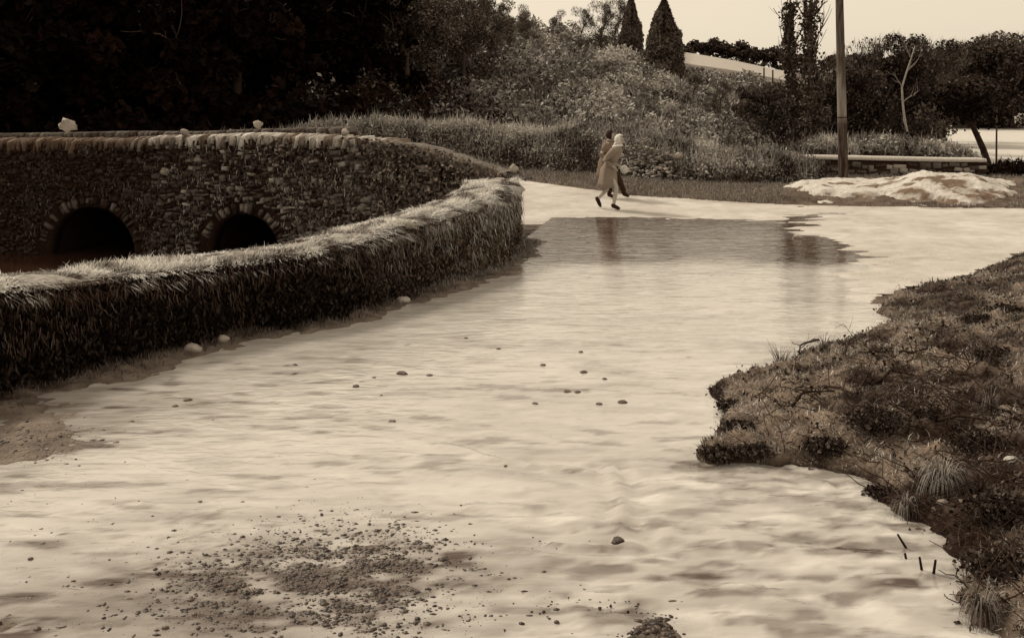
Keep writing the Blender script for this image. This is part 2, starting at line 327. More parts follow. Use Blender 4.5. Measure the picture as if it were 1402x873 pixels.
# far ground -----------------------------------------------------
def kslope(px): return np.interp(px, [-900, 0, 350, 500, 700, 850, 950, 1080, 1160, 1300], [.16, .16, .15, .13, .11, .085, .055, .03, .004, 0])
def far_h(X, Y):
    px = X/Y*F+CX
    h = -.02+np.clip(Y-35, 0, 60)*kslope(px)+.5*(fbm(X*.15, Y*.15, 6)-.5)*ss(36, 50, Y)*ss(1250, 1050, px)
    h = np.where(px < 690, h-1.6*ss(0, 1, (690-px)/60)*ss(33, 28, Y), h)
    # distant hill with the pale field
    hill = np.interp(px, [600, 900, 940, 1000, 1065, 1120, 1250, 1500, 2200], [13, 13, 12.2, 10.3, 7.6, 6.0, 5, 4.8, 7])
    hill = np.where(px > 2000, 6, hill)
    h = h+(hill-h)*ss(120, 300, Y)*(Y > 120)
    h = h-.25*ss(1150, 1300, px)*ss(120, 90, Y)*ss(33, 37, Y)
    return h
yy = np.concatenate([np.arange(33, 60, .5), np.arange(60, 130, 1.2), np.arange(130, 420, 4), [600, 900, 1400, 2400]]); uu = np.linspace(-1.5, 1.5, 400)
FX, FY = np.meshgrid(uu, yy); FX = FX*FY; FH = far_h(FX, FY); fpx = FX/FY*F+CX
ft = .25+.5*(fbm(FX*.25, FY*.25, 2)-.5)
fieldm = (FY > 205)*ss(930, 950, fpx)*ss(1085, 1068, fpx)*ss(330, 300, FY)
ft = np.where(fieldm > .1, .25+1.0*fieldm, ft); ft = np.where((fpx > 1290) & (FY < 120), .6, ft)
ft *= 1-.85*ss(640, 420, fpx)*(FY < 120)
ft += .45*ss(.56, .66, fbm(FX*.12, FY*.3, 66))*ss(860, 930, fpx)*(FY < 120)
idx = np.arange(FX.size).reshape(FX.shape); q = np.stack([idx[:-1, :-1], idx[:-1, 1:], idx[1:, 1:], idx[1:, :-1]], -1).reshape(-1, 4)
struct(mesh('hillside', np.stack([FX.ravel(), FY.ravel(), FH.ravel()], 1), q, 'far_turf', None, np.clip(ft.ravel(), 0, 1), True))
# broad low base sheet reaching the horizon and lying under the river
def plane(name, x0, x1, y0, y1, z, mat, tone=.5):
    return struct(mesh(name, [(x0, y0, z), (x1, y0, z), (x1, y1, z), (x0, y1, z)], np.array([[0, 1, 2, 3]]), mat, None, tone))
plane('land', -2500, 2500, -800, 2600, -2.2, 'far_turf', .2)
plane('river', -60, -.2, 3, 40, -1.32, 'river_water', .5)
plane('flooded_field', QX(1180, 42), 70, 36, 92, -.16, 'pale_road', .95)  # matte pale colour stands in for sky reflected on the flood

# ---------------------------------------------------------------- masonry
def sweep_wall(path, side, thick, bot, top_off=0., s0=0., s1=None, step=.05, dip=0.):
    """solid wall; front face on the path, body away from 'side'. bot(s)->z"""
    s1 = path.L if s1 is None else s1; s = np.arange(s0, s1+step/2, step); p = path.at(s); n = path.nor(s, side); zt = p[:, 2]+top_off; zb = bot(s, zt)
    F0 = np.c_[p[:, :2], zb]; F1 = np.c_[p[:, :2], zt]; bk = p[:, :2]-n*thick; B1 = np.c_[bk, zt]; B0 = np.c_[bk, zb]
    V = np.stack([F0, F1, B1, B0], 1).reshape(-1, 3); i = np.arange(len(s)-1)[:, None]*4
    f = np.concatenate([i+[a, b, b+4, a+4] for a, b in ((0, 1), (1, 2), (2, 3), (3, 0))]+[[[0, 3, 2, 1]], [[len(V)-4, len(V)-3, len(V)-2, len(V)-1]]]); b_ = B(); b_.add(V, f, .3); return b_
def stone_box(b, c, ax, ay, az, w, d, h, rs, tone):
    """block: ax along, ay outward, az up; front face inset and jittered"""
    j = lambda: rs.uniform(-.12, .12); V = []
    for (sx, sz) in ((-1, -1), (1, -1), (1, 1), (-1, 1)): V.append(c+ax*(sx*w/2)+az*(sz*h/2)-ay*.05)
    for (sx, sz) in ((-1, -1), (1, -1), (1, 1), (-1, 1)): V.append(c+ax*(sx*w/2*(.98+j()*.3))+az*(sz*h/2*(.98+j()*.3))+ay*d*.5)
    for (sx, sz) in ((-1, -1), (1, -1), (1, 1), (-1, 1)): V.append(c+ax*(sx*w/2*(.68+j()))+az*(sz*h/2*(.66+j()))+ay*d*(1+j()*2))
    f = [[8, 9, 10, 11]]
    for k in range(4): f += [[k, (k+1) % 4, 4+(k+1) % 4, 4+k], [4+k, 4+(k+1) % 4, 8+(k+1) % 4, 8+k]]
    b.add(V, np.array(f), tone)
def rubble(path, side, zbot, s0, s1, hmin, hmax, wmin, wmax, prot, tonef, hole=None, seed=1, topoff=-.02):
    rs = np.random.RandomState(seed); b = B(); z = zbot; Zu = np.array([0, 0, 1.])
    while z < 2.2:
        h = rs.uniform(hmin, hmax); s = s0-rs.uniform(0, wmax)
        while s < s1:
            w_ = rs.uniform(wmin, wmax)*(1.4 if rs.rand() < .12 else 1); sc = s+w_/2; s += w_+.012
            if sc < s0 or sc > s1: continue
            p = path.at(sc); zc = z+h/2+rs.uniform(-.5, .5)*h; hs_ = h*rs.choice([.6, .85, 1, 1.25, 1.6])
            if zc+h*.4 > p[2]+topoff or (hole and hole(sc, zc, w_, h)): continue
            n = np.r_[path.nor(sc, side), 0]; t = np.r_[path.tan(sc), 0]; an = rs.uniform(-.22, .22)
            ax = t*math.cos(an)+Zu*math.sin(an); az = Zu*math.cos(an)-t*math.sin(an)
            stone_box(b, np.array([p[0], p[1], zc]), ax, n, az, w_*rs.uniform(.85, 1), prot*rs.uniform(.4, 1.3), hs_*rs.uniform(.8, 1.05), rs, tonef(sc, zc, rs))
        z += h+.01
    return b
# --- stone bridge
A = []          # arches: (s centre, radius, centre height)
for px_, r_, cz_ in ((125, 1.2, -1.3), (335, 1.0, -1.16), (-190, 1.2, -1.3)):
    D_ = np.interp(px_, [x for x, _, _ in br][::-1], [d for _, d, _ in br][::-1]); x_ = QX(px_, D_)
    A.append((BRp.s[np.argmin(np.abs(BRp.q[:, 0]-x_))], r_, cz_))
def arch_z(s, zt):
    z = np.full(np.shape(s), -1.75)
    for sc, r, cz in A:
        d = np.abs(s-sc); z = np.where(d < r, np.maximum(z, cz+np.sqrt(np.clip(r*r-d*d, 0, None))), z)
    return z
bridge = empty('stone_bridge', (BR[0][0], BR[0][1], 0), 'old rubble stone bridge with low dark arches and upright coping stones', 'bridge')
off = np.array([BR[0][0], BR[0][1], 0]); SB = -1
sweep_wall(BRp, SB, .45, arch_z, -.12, s0=.75).build('parapet_wall', 'mortar', bridge, off=off)
BR2 = Path(np.c_[BRp.q[::8, :2]-BRp.nor(BRp.s[::8], SB)*4.3, BRp.q[::8, 2]-.02]); 
s2 = 10.5
sweep_wall(BR2, SB, .45, lambda s, zt: np.full(s.shape, -1.75), -.1, s0=s2).build('parapet_wall', 'mortar', bridge, off=off)
# deck and vault
s = np.arange(6, BRp.L, .25); p = BRp.at(s); n = BRp.nor(s, SB); b = B()
dz = p[:, 2]-1.0; dz = np.maximum(dz, .06)
V = np.stack([np.c_[p[:, :2]-n*.45, dz], np.c_[p[:, :2]-n*4.3*ss(0, 5, s)[:, None]-n*.46, dz]], 1).reshape(-1, 3); i = np.arange(len(s)-1)[:, None]*2
b.add(V, i+[0, 1, 3, 2], .7); b.build('deck', 'pale_road', bridge, off=off)
b = B()
s = np.arange(4.5, BRp.L, .06); p = BRp.at(s); n = BRp.nor(s, SB); za = arch_z(s, None)
V = np.stack([np.c_[p[:, :2]-n*.46, za], np.c_[p[:, :2]-n*4.28, za]], 1).reshape(-1, 3); i = np.arange(len(s)-1)[:, None]*2
b.add(V, i+[0, 1, 3, 2], .2); b.build('vault', 'mortar', bridge, off=off)
def hole(sc, zc, w_, h):
    for s_, r, cz in A:
        if math.hypot(max(abs(sc-s_)-w_*.4, 0), zc-h*.45-cz) < r+.26 and zc-h < cz+r+.3 and abs(sc-s_) < r+.3: return True
    return False
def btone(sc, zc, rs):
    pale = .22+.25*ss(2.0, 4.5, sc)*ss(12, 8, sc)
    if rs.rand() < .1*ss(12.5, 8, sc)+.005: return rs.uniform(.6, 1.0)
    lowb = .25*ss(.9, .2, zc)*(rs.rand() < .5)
    return float(np.clip(rs.beta(.8, 3)*.7*(.15+.85*ss(12.5, 8.5, sc))+lowb*ss(12.5, 8.5, sc), 0, 1))  # stones fade dark towards the left end, a vignette put into tone
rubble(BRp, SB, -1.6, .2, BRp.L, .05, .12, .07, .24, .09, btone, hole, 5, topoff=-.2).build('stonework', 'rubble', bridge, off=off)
for k, (sc, r, cz) in enumerate(A[:2]):       # ring of radial voussoirs
    b = B(); rs = np.random.RandomState(k+40); th = .25
    while th < math.pi-.25:
        if rs.rand() < .3: th += .06; continue
        wv = rs.uniform(.06, .12); tm = th+wv/2/r+rs.normal(0, .012); th += wv/r+.008; rr = r+.15; ss_ = sc+rr*math.cos(tm); p = BRp.at(ss_); t = np.r_[BRp.tan(ss_), 0]; n = np.r_[BRp.nor(ss_, SB), 0]
        rad = t*math.cos(tm)+np.array([0, 0, 1.])*math.sin(tm); tg = -t*math.sin(tm)+np.array([0, 0, 1.])*math.cos(tm)
        stone_box(b, np.array([p[0], p[1], cz+rr*math.sin(tm)]), tg, n, rad, wv, .09*rs.uniform(.8, 1.3), .22*rs.uniform(.5, 1.35), rs, rs.beta(1.1, 2.8)*(.75 if k == 1 else .5))
    b.build('arch_ring', 'rubble', bridge, off=off)
b = B(); rs = np.random.RandomState(3); s_ = 4.2     # upright cope stones
while s_ < 15.5:
    wv = rs.uniform(.035, .1); sc = s_+wv/2; s_ += wv+rs.uniform(.01, .06)
    p = BRp.at(sc); t = np.r_[BRp.tan(sc), 0]; n = np.r_[BRp.nor(sc, SB), 0]; hgt = rs.uniform(.2, .46); Zu = np.array([0, 0, 1.]); an = rs.uniform(-.12, .12)
    ax = t*math.cos(an)+Zu*math.sin(an); az = Zu*math.cos(an)-t*math.sin(an); c = np.array([p[0], p[1], p[2]-hgt*.5+rs.uniform(-.01, .035)])-n*.45
    tn = (rs.uniform(.45, 1) if rs.rand() < .55 else rs.uniform(.05, .3))*float(.05+.95*ss(12.4, 10.4, sc))*float(.5+.5*ss(2, 4.5, sc))  # cope stones carry the same left-end vignette in their tone
    stone_box(b, c, ax, n, az, wv, .5*rs.uniform(.95, 1.1), hgt, rs, tn)
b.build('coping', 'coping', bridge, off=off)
b = B()       # far parapet coping seen over the near one
s_ = s2
while s_ < BR2.L:
    wv = rs.uniform(.1, .25); sc = s_+wv/2; s_ += wv+.01; p = BR2.at(sc); t = np.r_[BR2.tan(sc), 0]; n = np.r_[BR2.nor(sc, SB), 0]
    stone_box(b, np.array([p[0], p[1], p[2]-.08])-n*.4, t, n, np.array([0, 0, 1.]), wv, .42, .22, rs, rs.uniform(.0, .35))
b.build('coping', 'rubble', bridge, off=off)
# ivy and grass on the bridge
b = B(); n_ = 16000; sc = RS.uniform(.2, 15, n_); p = BRp.at(sc); zz = -1.3+(p[:, 2]+1.3)*RS.beta(1.6, 1.1, n_)
keep = fbm(sc*.9, zz*1.6, 12) > (.36+.2*ss(3.5, 6.5, sc)); keep &= np.array([not hole(a_, z_, .1, .1) for a_, z_ in zip(sc, zz)])
sc, zz, p = sc[keep], zz[keep], p[keep]; nn = BRp.nor(sc, SB); pt = np.c_[p[:, :2]+nn*(RS.uniform(.03, .2, len(sc))*(.6+.8*ss(6, 2, sc)))[:, None], zz]
tn = np.clip(RS.beta(1.1, 2.2, len(sc))*(.45+.9*ss(9, 4, sc))+.12*ss(5, 1, sc), 0, 1); leaves(b, pt, .065, tn, up=.6); b.build('ivy', 'leaf', bridge, off=off)
b = B(); n_ = 9000; sc = RS.uniform(.1, 5.5, n_)**1; p = BRp.at(sc); nn = BRp.nor(sc, SB); dd = RS.uniform(-.5, .12, n_)
pt = np.c_[p[:, :2]+nn*dd[:, None], p[:, 2]-.12-np.clip(dd, 0, 1)]; ln = np.c_[nn*RS.uniform(0, .2, n_)[:, None]+RS.normal(0, .05, (n_, 2)), RS.uniform(-.08, .02, n_)]
blades(b, pt, RS.uniform(.06, .2, n_)*(.4+.6*fbm(sc*2, sc*0, 3)), ln, .015, RS.beta(2, 2.2, n_)*(.5+.5*ss(5.5, 1.5, sc))); n_ = 14000; sc = RS.uniform(.6, 14.5, n_); p = BRp.at(sc); zz = -1.2+(p[:, 2]+1.0)*RS.beta(1.2, 1.5, n_); kk = (fbm(sc*2, zz*3, 112) > .47) & np.array([not hole(a_, z_, .1, .1) for a_, z_ in zip(sc, zz)]); sc, zz, p = sc[kk], zz[kk], p[kk]; nn = BRp.nor(sc, SB); k = len(sc)
blades(b, np.c_[p[:, :2]+nn*RS.uniform(.05, .16, k)[:, None], zz], RS.uniform(-.16, .1, k), np.c_[RS.normal(0, .05, (k, 2)), 0*sc], .022, np.clip(RS.beta(1.1, 2, k)*(.25+.75*ss(12.5, 9, sc)), 0, 1))  # blade tone also falls off into the left-end vignette
b.build('grass_top', 'blade', bridge, off=off)

b = B(); s = np.arange(.5, 4.6, .08); p = BRp.at(s); nn = BRp.nor(s, SB); cr = np.linspace(.14, -.55, 9); V = []
for k, c_ in enumerate(cr): V.append(np.c_[p[:, :2]+nn*c_, p[:, 2]-.22+.2*math.sin(k/8*math.pi)**.5+.14*(fbm(s*2.4, s*0+c_*3, 47)-.5)])
V = np.stack(V, 1).reshape(-1, 3); f = [[i*9+j, i*9+j+1, (i+1)*9+j+1, (i+1)*9+j] for i in range(len(s)-1) for j in range(8)]; b.add(V, np.array(f), .3); b.build('turf_cap', 'dry_turf', bridge, smooth=True, off=off)
# --- near roadside wall
wall = empty('roadside_wall', (NW[-1][0], NW[-1][1], 0), 'long curving stone wall thick with ivy and grass along the flooded road', 'wall'); off = np.array([NW[-1][0], NW[-1][1], 0])
NT = .8
sweep_wall(NWp, 1, NT, lambda s, zt: np.full(s.shape, -1.7), -.04).build('core', 'mortar', wall, off=off)
L = NWp.L
rubble(NWp, 1, -.05, 0, L, .08, .16, .12, .35, .06, lambda s, z, rs: float(np.clip(rs.beta(1.3, 3)*.8*(.25+.75*ss(L-8, L-1.5, s))+.25*ss(L-2, L-.6, s), 0, 1)), None, 15).build('stonework', 'rubble', wall, off=off)  # tone holds the left-end darkness and the brighter lit corner
# end face: upright quoins at the corner
b = B(); rs = np.random.RandomState(8); e = NWp.at(L); t = np.r_[NWp.tan(L), 0]; n = np.r_[NWp.nor(L, 1), 0]
for k in range(11): 
    for m in range(3):
        stone_box(b, e*[1, 1, 0]-n*(.13+m*.26)+np.array([0, 0, .05+k*.105]), -n, t, np.array([0, 0, 1.]), .24, .05, .1, rs, rs.uniform(.15, .6))
b.build('end_face', 'rubble', wall, off=off)
# foliage over the road face; tone carries left-end shade and the lit corner
b = B(); n_ = 110000; sc = L*RS.uniform(0, 1, n_)**.8; p = NWp.at(sc); zz = (p[:, 2]-.1)*(RS.uniform(0, 1, n_)**.85)+.02; nn = NWp.nor(sc, 1)
bul = .02+.34*fbm(sc*1.4, zz*2.2, 7)*ss(1.1, .2, zz)+.16*fbm(sc*5, zz*5, 8); bul = bul*(.22+.78*ss(L-.1, L-2.2, sc)); d = bul*RS.uniform(.3, 1.15, n_)
g = ss(L-8, L-2.5, sc); patchy = fbm(sc*2.5, zz*3.5, 22)
tn = np.clip(.02+RS.beta(.9, 2.4, n_)*(.3+1.3*g)+.7*g*(patchy-.38)-.05+.3*ss(L-2.2, L-.5, sc), 0, 1)
keep = ((fbm(sc*3, zz*4, 90) > .36) | (g < .45)) & ((sc < L-.9) | (RS.rand(n_) < .12))
leaves(b, np.c_[p[:, :2]+nn*d[:, None], zz][keep], .032, tn[keep], up=1.2, elong=2.4); b.build('ivy', 'wall_leaf', wall, off=off)
# hanging and standing dry grass
b = B(); n_ = 42000; sc = L*RS.uniform(0, 1, n_)**.9; p = NWp.at(sc); nn = NWp.nor(sc, 1); dd = RS.uniform(-NT, .16, n_)-.14*ss(L-1.4, L-.3, sc); cl = fbm(sc*2.2, dd*3, 5)
zt = p[:, 2]-.04-1.2*np.clip(dd, 0, 1)**1.3+.04*np.sin(np.clip((dd+NT)/NT, 0, 1)*math.pi)
hh = RS.uniform(.015, .085, n_)*(.15+2.8*np.clip(cl-.3, 0, 1)**1.3)*(1+.8*(RS.rand(n_) < .03)); ln = np.c_[nn*(RS.uniform(-.02, .18, n_)*ss(-.5, .15, dd))[:, None]+RS.normal(0, .045, (n_, 2)), -.1*ss(-.1, .15, dd)]
tn = np.clip(.34+1.0*RS.beta(2.4, 1.6, n_)*ss(.15, .5, cl)-.1-.55*ss(.46, .64, fbm(sc*3, dd*5, 81))-.55*ss(.02, .16, dd)-.3*ss(3.2, 1.5, sc)*(cl < .5), 0, 1)
blades(b, np.c_[p[:, :2]+nn*dd[:, None], zt], hh, ln, .012, tn)
n_ = 9000; sc = (L-.9)*RS.uniform(0, 1, n_); p = NWp.at(sc); nn = NWp.nor(sc, 1); zz = RS.uniform(.1, .95, n_)*p[:, 2]; g = ss(L-8, L-2, sc)
blades(b, np.c_[p[:, :2]+nn*RS.uniform(.12, .26, n_)[:, None], zz], -RS.uniform(.05, .16, n_), np.c_[nn*.03+RS.normal(0, .03, (n_, 2)), 0*sc], .01, np.clip(RS.beta(1.5, 3, n_)*(.1+.8*g), 0, 1))  # hanging blades darken to the left, shade put into tone
b.build('grass_top', 'dry_blade', wall, off=off)
# turf hump filling the wall top
b = B(); s = np.arange(0, L, .06); p = NWp.at(s); nn = NWp.nor(s, 1); cr = np.linspace(.13, -NT-.02, 12); V = []
for k, c_ in enumerate(cr):
    u_ = k/11; V.append(np.c_[p[:, :2]+nn*c_, p[:, 2]-.2+.2*np.sin(u_*math.pi)**.5+.16*(fbm(s*2.4, s*0+c_*3, 44)-.5)*(0 < k < 11)])
V = np.stack(V, 1).reshape(-1, 3); K = 12; f = [[i*K+j, i*K+j+1, (i+1)*K+j+1, (i+1)*K+j] for i in range(len(s)-1) for j in range(K-1)]
b.add(V, np.array(f), .75+.4*(fbm(V[:, 0]*4, V[:, 1]*4, 4)-.5)); b.build('turf_cap', 'dry_turf', wall, smooth=True, off=off)
# --- low wall with pale coping
LW = Path([P(1085, 251.5)+(.78,), P(1160, 251.5)+(.76,), P(1260, 251.5)+(.71,), P(1352, 251.5)+(.68,)]); lw0 = LW.at(0); off = np.array([lw0[0], lw0[1], 0])
low = empty('low_stone_wall', tuple(off), 'low rubble wall with a pale smooth coping behind the pole', 'wall')
sweep_wall(LW, 1, .4, lambda s, zt: np.full(s.shape, -.3), -.06).build('core', 'mortar', low, off=off)
rubble(LW, 1, -.1, 0, LW.L, .08, .18, .15, .4, .07, lambda s, z, rs: rs.uniform(.7, 1.) if rs.rand() < .15 else rs.beta(1.5, 3)*.6, None, 25, topoff=-.05).build('stonework', 'rubble', low, off=off)
b = B(); s = np.arange(0, LW.L, .15); p = LW.at(s); nn = LW.nor(s, 1); V = []
for a_, z_ in ((.06, -.055), (.075, .0), (.03, .055), (-.4, .06), (-.46, 0), (-.44, -.055)): V.append(np.c_[p[:, :2]+nn*a_, p[:, 2]+z_+.012*(fbm(s*2, s*0, 3)-.5)])
V = np.stack(V, 1).reshape(-1, 3); f = [[i*6+j, i*6+(j+1) % 6, (i+1)*6+(j+1) % 6, (i+1)*6+j] for i in range(len(s)-1) for j in range(6)]; b.add(V, np.array(f), .8); b.build('coping', 'coping', low, off=off)

# ---------------------------------------------------------------- hedge banks
def hedge(name, pts, width, n_, label, tone0=.4, lsize=.07, seed=1, front=1, mat='scrub_leaf', stones=False):
    """pts: (x, y, top z)"""
    rs = np.random.RandomState(seed); pa = Path(pts, step=.12); s = pa.s; o_ = np.array([pts[0][0], pts[0][1], 0]); root = empty(name, tuple(o_), label, 'hedge')
    K = 16; V = []; p = pa.q; nn = pa.nor(s, front)
    for k in range(K):
        u_ = k/(K-1); a_ = math.pi*u_; rr = .45+1.1*fbm(s*.9, s*0+u_*3, seed)+.3*fbm(s*3, s*0+u_*7, seed+3)
        V.append(np.c_[p[:, :2]+nn*(math.cos(a_)*width*.5*rr)[:, None], -.15+(p[:, 2]+.1)*math.sin(a_)**.55*(.72+.25*rr)])
    V = np.stack(V, 1).reshape(-1, 3); f = [[i*K+j, i*K+j+1, (i+1)*K+j+1, (i+1)*K+j] for i in range(len(s)-1) for j in range(K-1)]
    b = B(); b.add(V, np.array(f), .25+.3*(fbm(V[:, 0]*2, V[:, 2]*3, 4)-.5)); b.build('earth_bank', 'turf', root, smooth=True, off=o_)
    G = V.reshape(len(s), K, 3); i = rs.randint(0, len(s)-1, n_); j = rs.uniform(0, K-2.01, n_); j0 = j.astype(int); fj = (j-j0)[:, None]; fi = rs.rand(n_, 1)
    pt = (G[i, j0]*(1-fj)+G[i, j0+1]*fj)*(1-fi)+(G[i+1, j0]*(1-fj)+G[i+1, j0+1]*fj)*fi
    cl = fbm(pt[:, 0]*1.6, pt[:, 2]*2.2+pt[:, 1], seed+5); pt = pt+rs.normal(0, .07, (n_, 3))*(.4+cl[:, None]*1.4); pt[:, 2] += .12*(cl-.4)
    tn = np.clip(tone0+(cl-.5)*1.6+.3*ss(.35, .5, (j/K)*(1-j/K)*2)*(tone0 > .4)+rs.normal(0, .16, n_), 0, 1); b = B(); h_ = rs.rand(n_) < .8
    leaves(b, pt[h_], lsize, tn[h_], rs, up=.3); q_ = pt[~h_]; m_ = len(q_)
    blades(b, q_, rs.uniform(.05, .28, m_), rs.normal(0, .08, (m_, 3)), .02, np.clip(tn[~h_]+.15, 0, 1), rs); b.build('foliage', mat, root, off=o_)
    return root
def hp(x, D, y): return (QX(x, D), D, ZY(y, D))
hedge('hedge_bank', [hp(x, D, y) for x, D, y in [(300, 36, 186), (400, 35.5, 182), (440, 35, 170), (480, 35, 164), (530, 35, 164), (575, 35, 172), (620, 35, 166), (700, 35.2, 178), (750, 35.2, 184), (790, 34.5, 180)]], 1.7, 60000, 'rough hedge bank with pale grassy crest rising directly behind the stone bridge', .42, .06, 4)
hedge('hedge_bank', [hp(x, D, y) for x, D, y in [(742, 36, 190), (790, 34.2, 178), (850, 33.2, 176), (900, 32, 190), (960, 31, 206), (1010, 30.5, 211), (1060, 30.6, 213), (1105, 31.2, 218)]], 1.9, 64000, 'bushy hedge bank beside the dry road behind the two walkers', .4, .06, 5)
# tangled hedge continuing behind the low wall
hedge('hedge', [hp(x, D, y) for x, D, y in [(1080, 34, 205), (1120, 34.6, 196), (1200, 35, 192), (1280, 35.5, 200), (1310, 36, 212)]], 2.2, 26000, 'dark tangled hedge growing just behind the pale coped low wall', .3, .07, 6)
b = B(); rs = np.random.RandomState(5)
hs = empty('stone_facing', P(880, 262)+(0,), 'patch of tumbled pale stones showing in the hedge bank right of the walkers', 'stones')
for k in range(230):
    x = rs.normal(885, 24); y = rs.normal(226, 14)
    D = np.interp(x, [840, 940], [31.7, 30.1])-max(0, y-226)*.02; c = np.array([QX(x, D), D, ZY(y, D)]); o_ = np.array(list(P(880, 262))+[0])
    rock(b, c-o_, rs.uniform(.035, .1, 3)*[1.4, .8, .7], k, 1, rs.uniform(.1, .9), .3, rs.uniform(0, 3))
b.build('stones', 'rubble', hs)['kind'] = 'stuff'

# ---------------------------------------------------------------- sand bank by the pole
ax_ = np.arange(QX(1060, 27), QX(1405, 31)+.2, .07); ay_ = np.arange(25.2, 31.9, .07); SX, SY = np.meshgrid(ax_, ay_); spx = SX/SY*F+CX
crest = np.interp(spx+45*(fbm(SX*1.1, SY*1.3, 97)-.5)*2, [1070, 1100, 1150, 1210, 1240, 1280, 1330, 1370, 1400], [0, .12, .2, .18, .28, .36, .3, .12, 0]); cy = np.interp(spx, [1070, 1400], [28.4, 27.9])
hg0 = height(SX, SY)[0]
eb = np.exp(-((SY-cy)/1.55)**2); SZ = hg0-.05+.1*ss(.12, .4, eb*ss(1065, 1130, spx)*ss(1402, 1360, spx)+.8*(fbm(SX*1.2, SY*1.5, 63)-.5))*ss(0, .06, crest)+(.5+.45*ss(1210, 1260, spx)*ss(1390, 1350, spx))*crest*eb+.2*(fbm(SX*1.2, SY*1.2, 13)-.5)*ss(0, .25, crest)*eb+.09*(fbm(SX*5, SY*5, 14)-.5)*ss(0, .3, crest)
keep = SZ > hg0-.04; idx = np.arange(SX.size).reshape(SX.shape); q = np.stack([idx[:-1, :-1], idx[:-1, 1:], idx[1:, 1:], idx[1:, :-1]], -1)[keep[:-1, :-1] & keep[1:, 1:] & keep[1:, :-1] & keep[:-1, 1:]]
u, inv = np.unique(q, return_inverse=True); 
mesh('sand_bank', np.stack([SX.ravel()[u], SY.ravel()[u], SZ.ravel()[u]], 1), inv.reshape(-1, 4), 'sand', None, np.clip(.86-.9*ss(.53, .66, fbm(SX*2.6, SY*3.6, 15, 5))-.45*ss(27.4, 26.6, SY)*ss(.4, .6, fbm(SX*3, SY*2, 16)), 0, 1).ravel()[u], True)
tag(bpy.data.objects['sand_bank'], 'long low heap of pale washed up sand below the low wall', 'sand bank')

# ---------------------------------------------------------------- pole
pb = P(1155, 258.5); pole = empty('utility_pole', (pb[0], pb[1], .0), 'tall weathered wooden pole rising out of the pale sand bank', 'pole')
b = B(); zz = np.linspace(-.3, 8.4, 30); tube(b, [(-.022*z, 0, z) for z in zz], .14-.006*zz, 14, .5); o_ = b.build('shaft', 'pole_wood', pole, smooth=True)
tn = np.array([.1 if v.co.z < 1.9 else .6 if v.co.z < 3.0 else .2 for v in o_.data.vertices], np.float32)+RS.uniform(-.1, .1, len(o_.data.vertices)).astype(np.float32); o_.data.attributes['tone'].data.foreach_set('value', tn)
b = B(); tube(b, [(-.022*z, 0, z) for z in (1.98, 2.01)], .133, 14, .3); b.build('band', 'dark_cloth', pole)

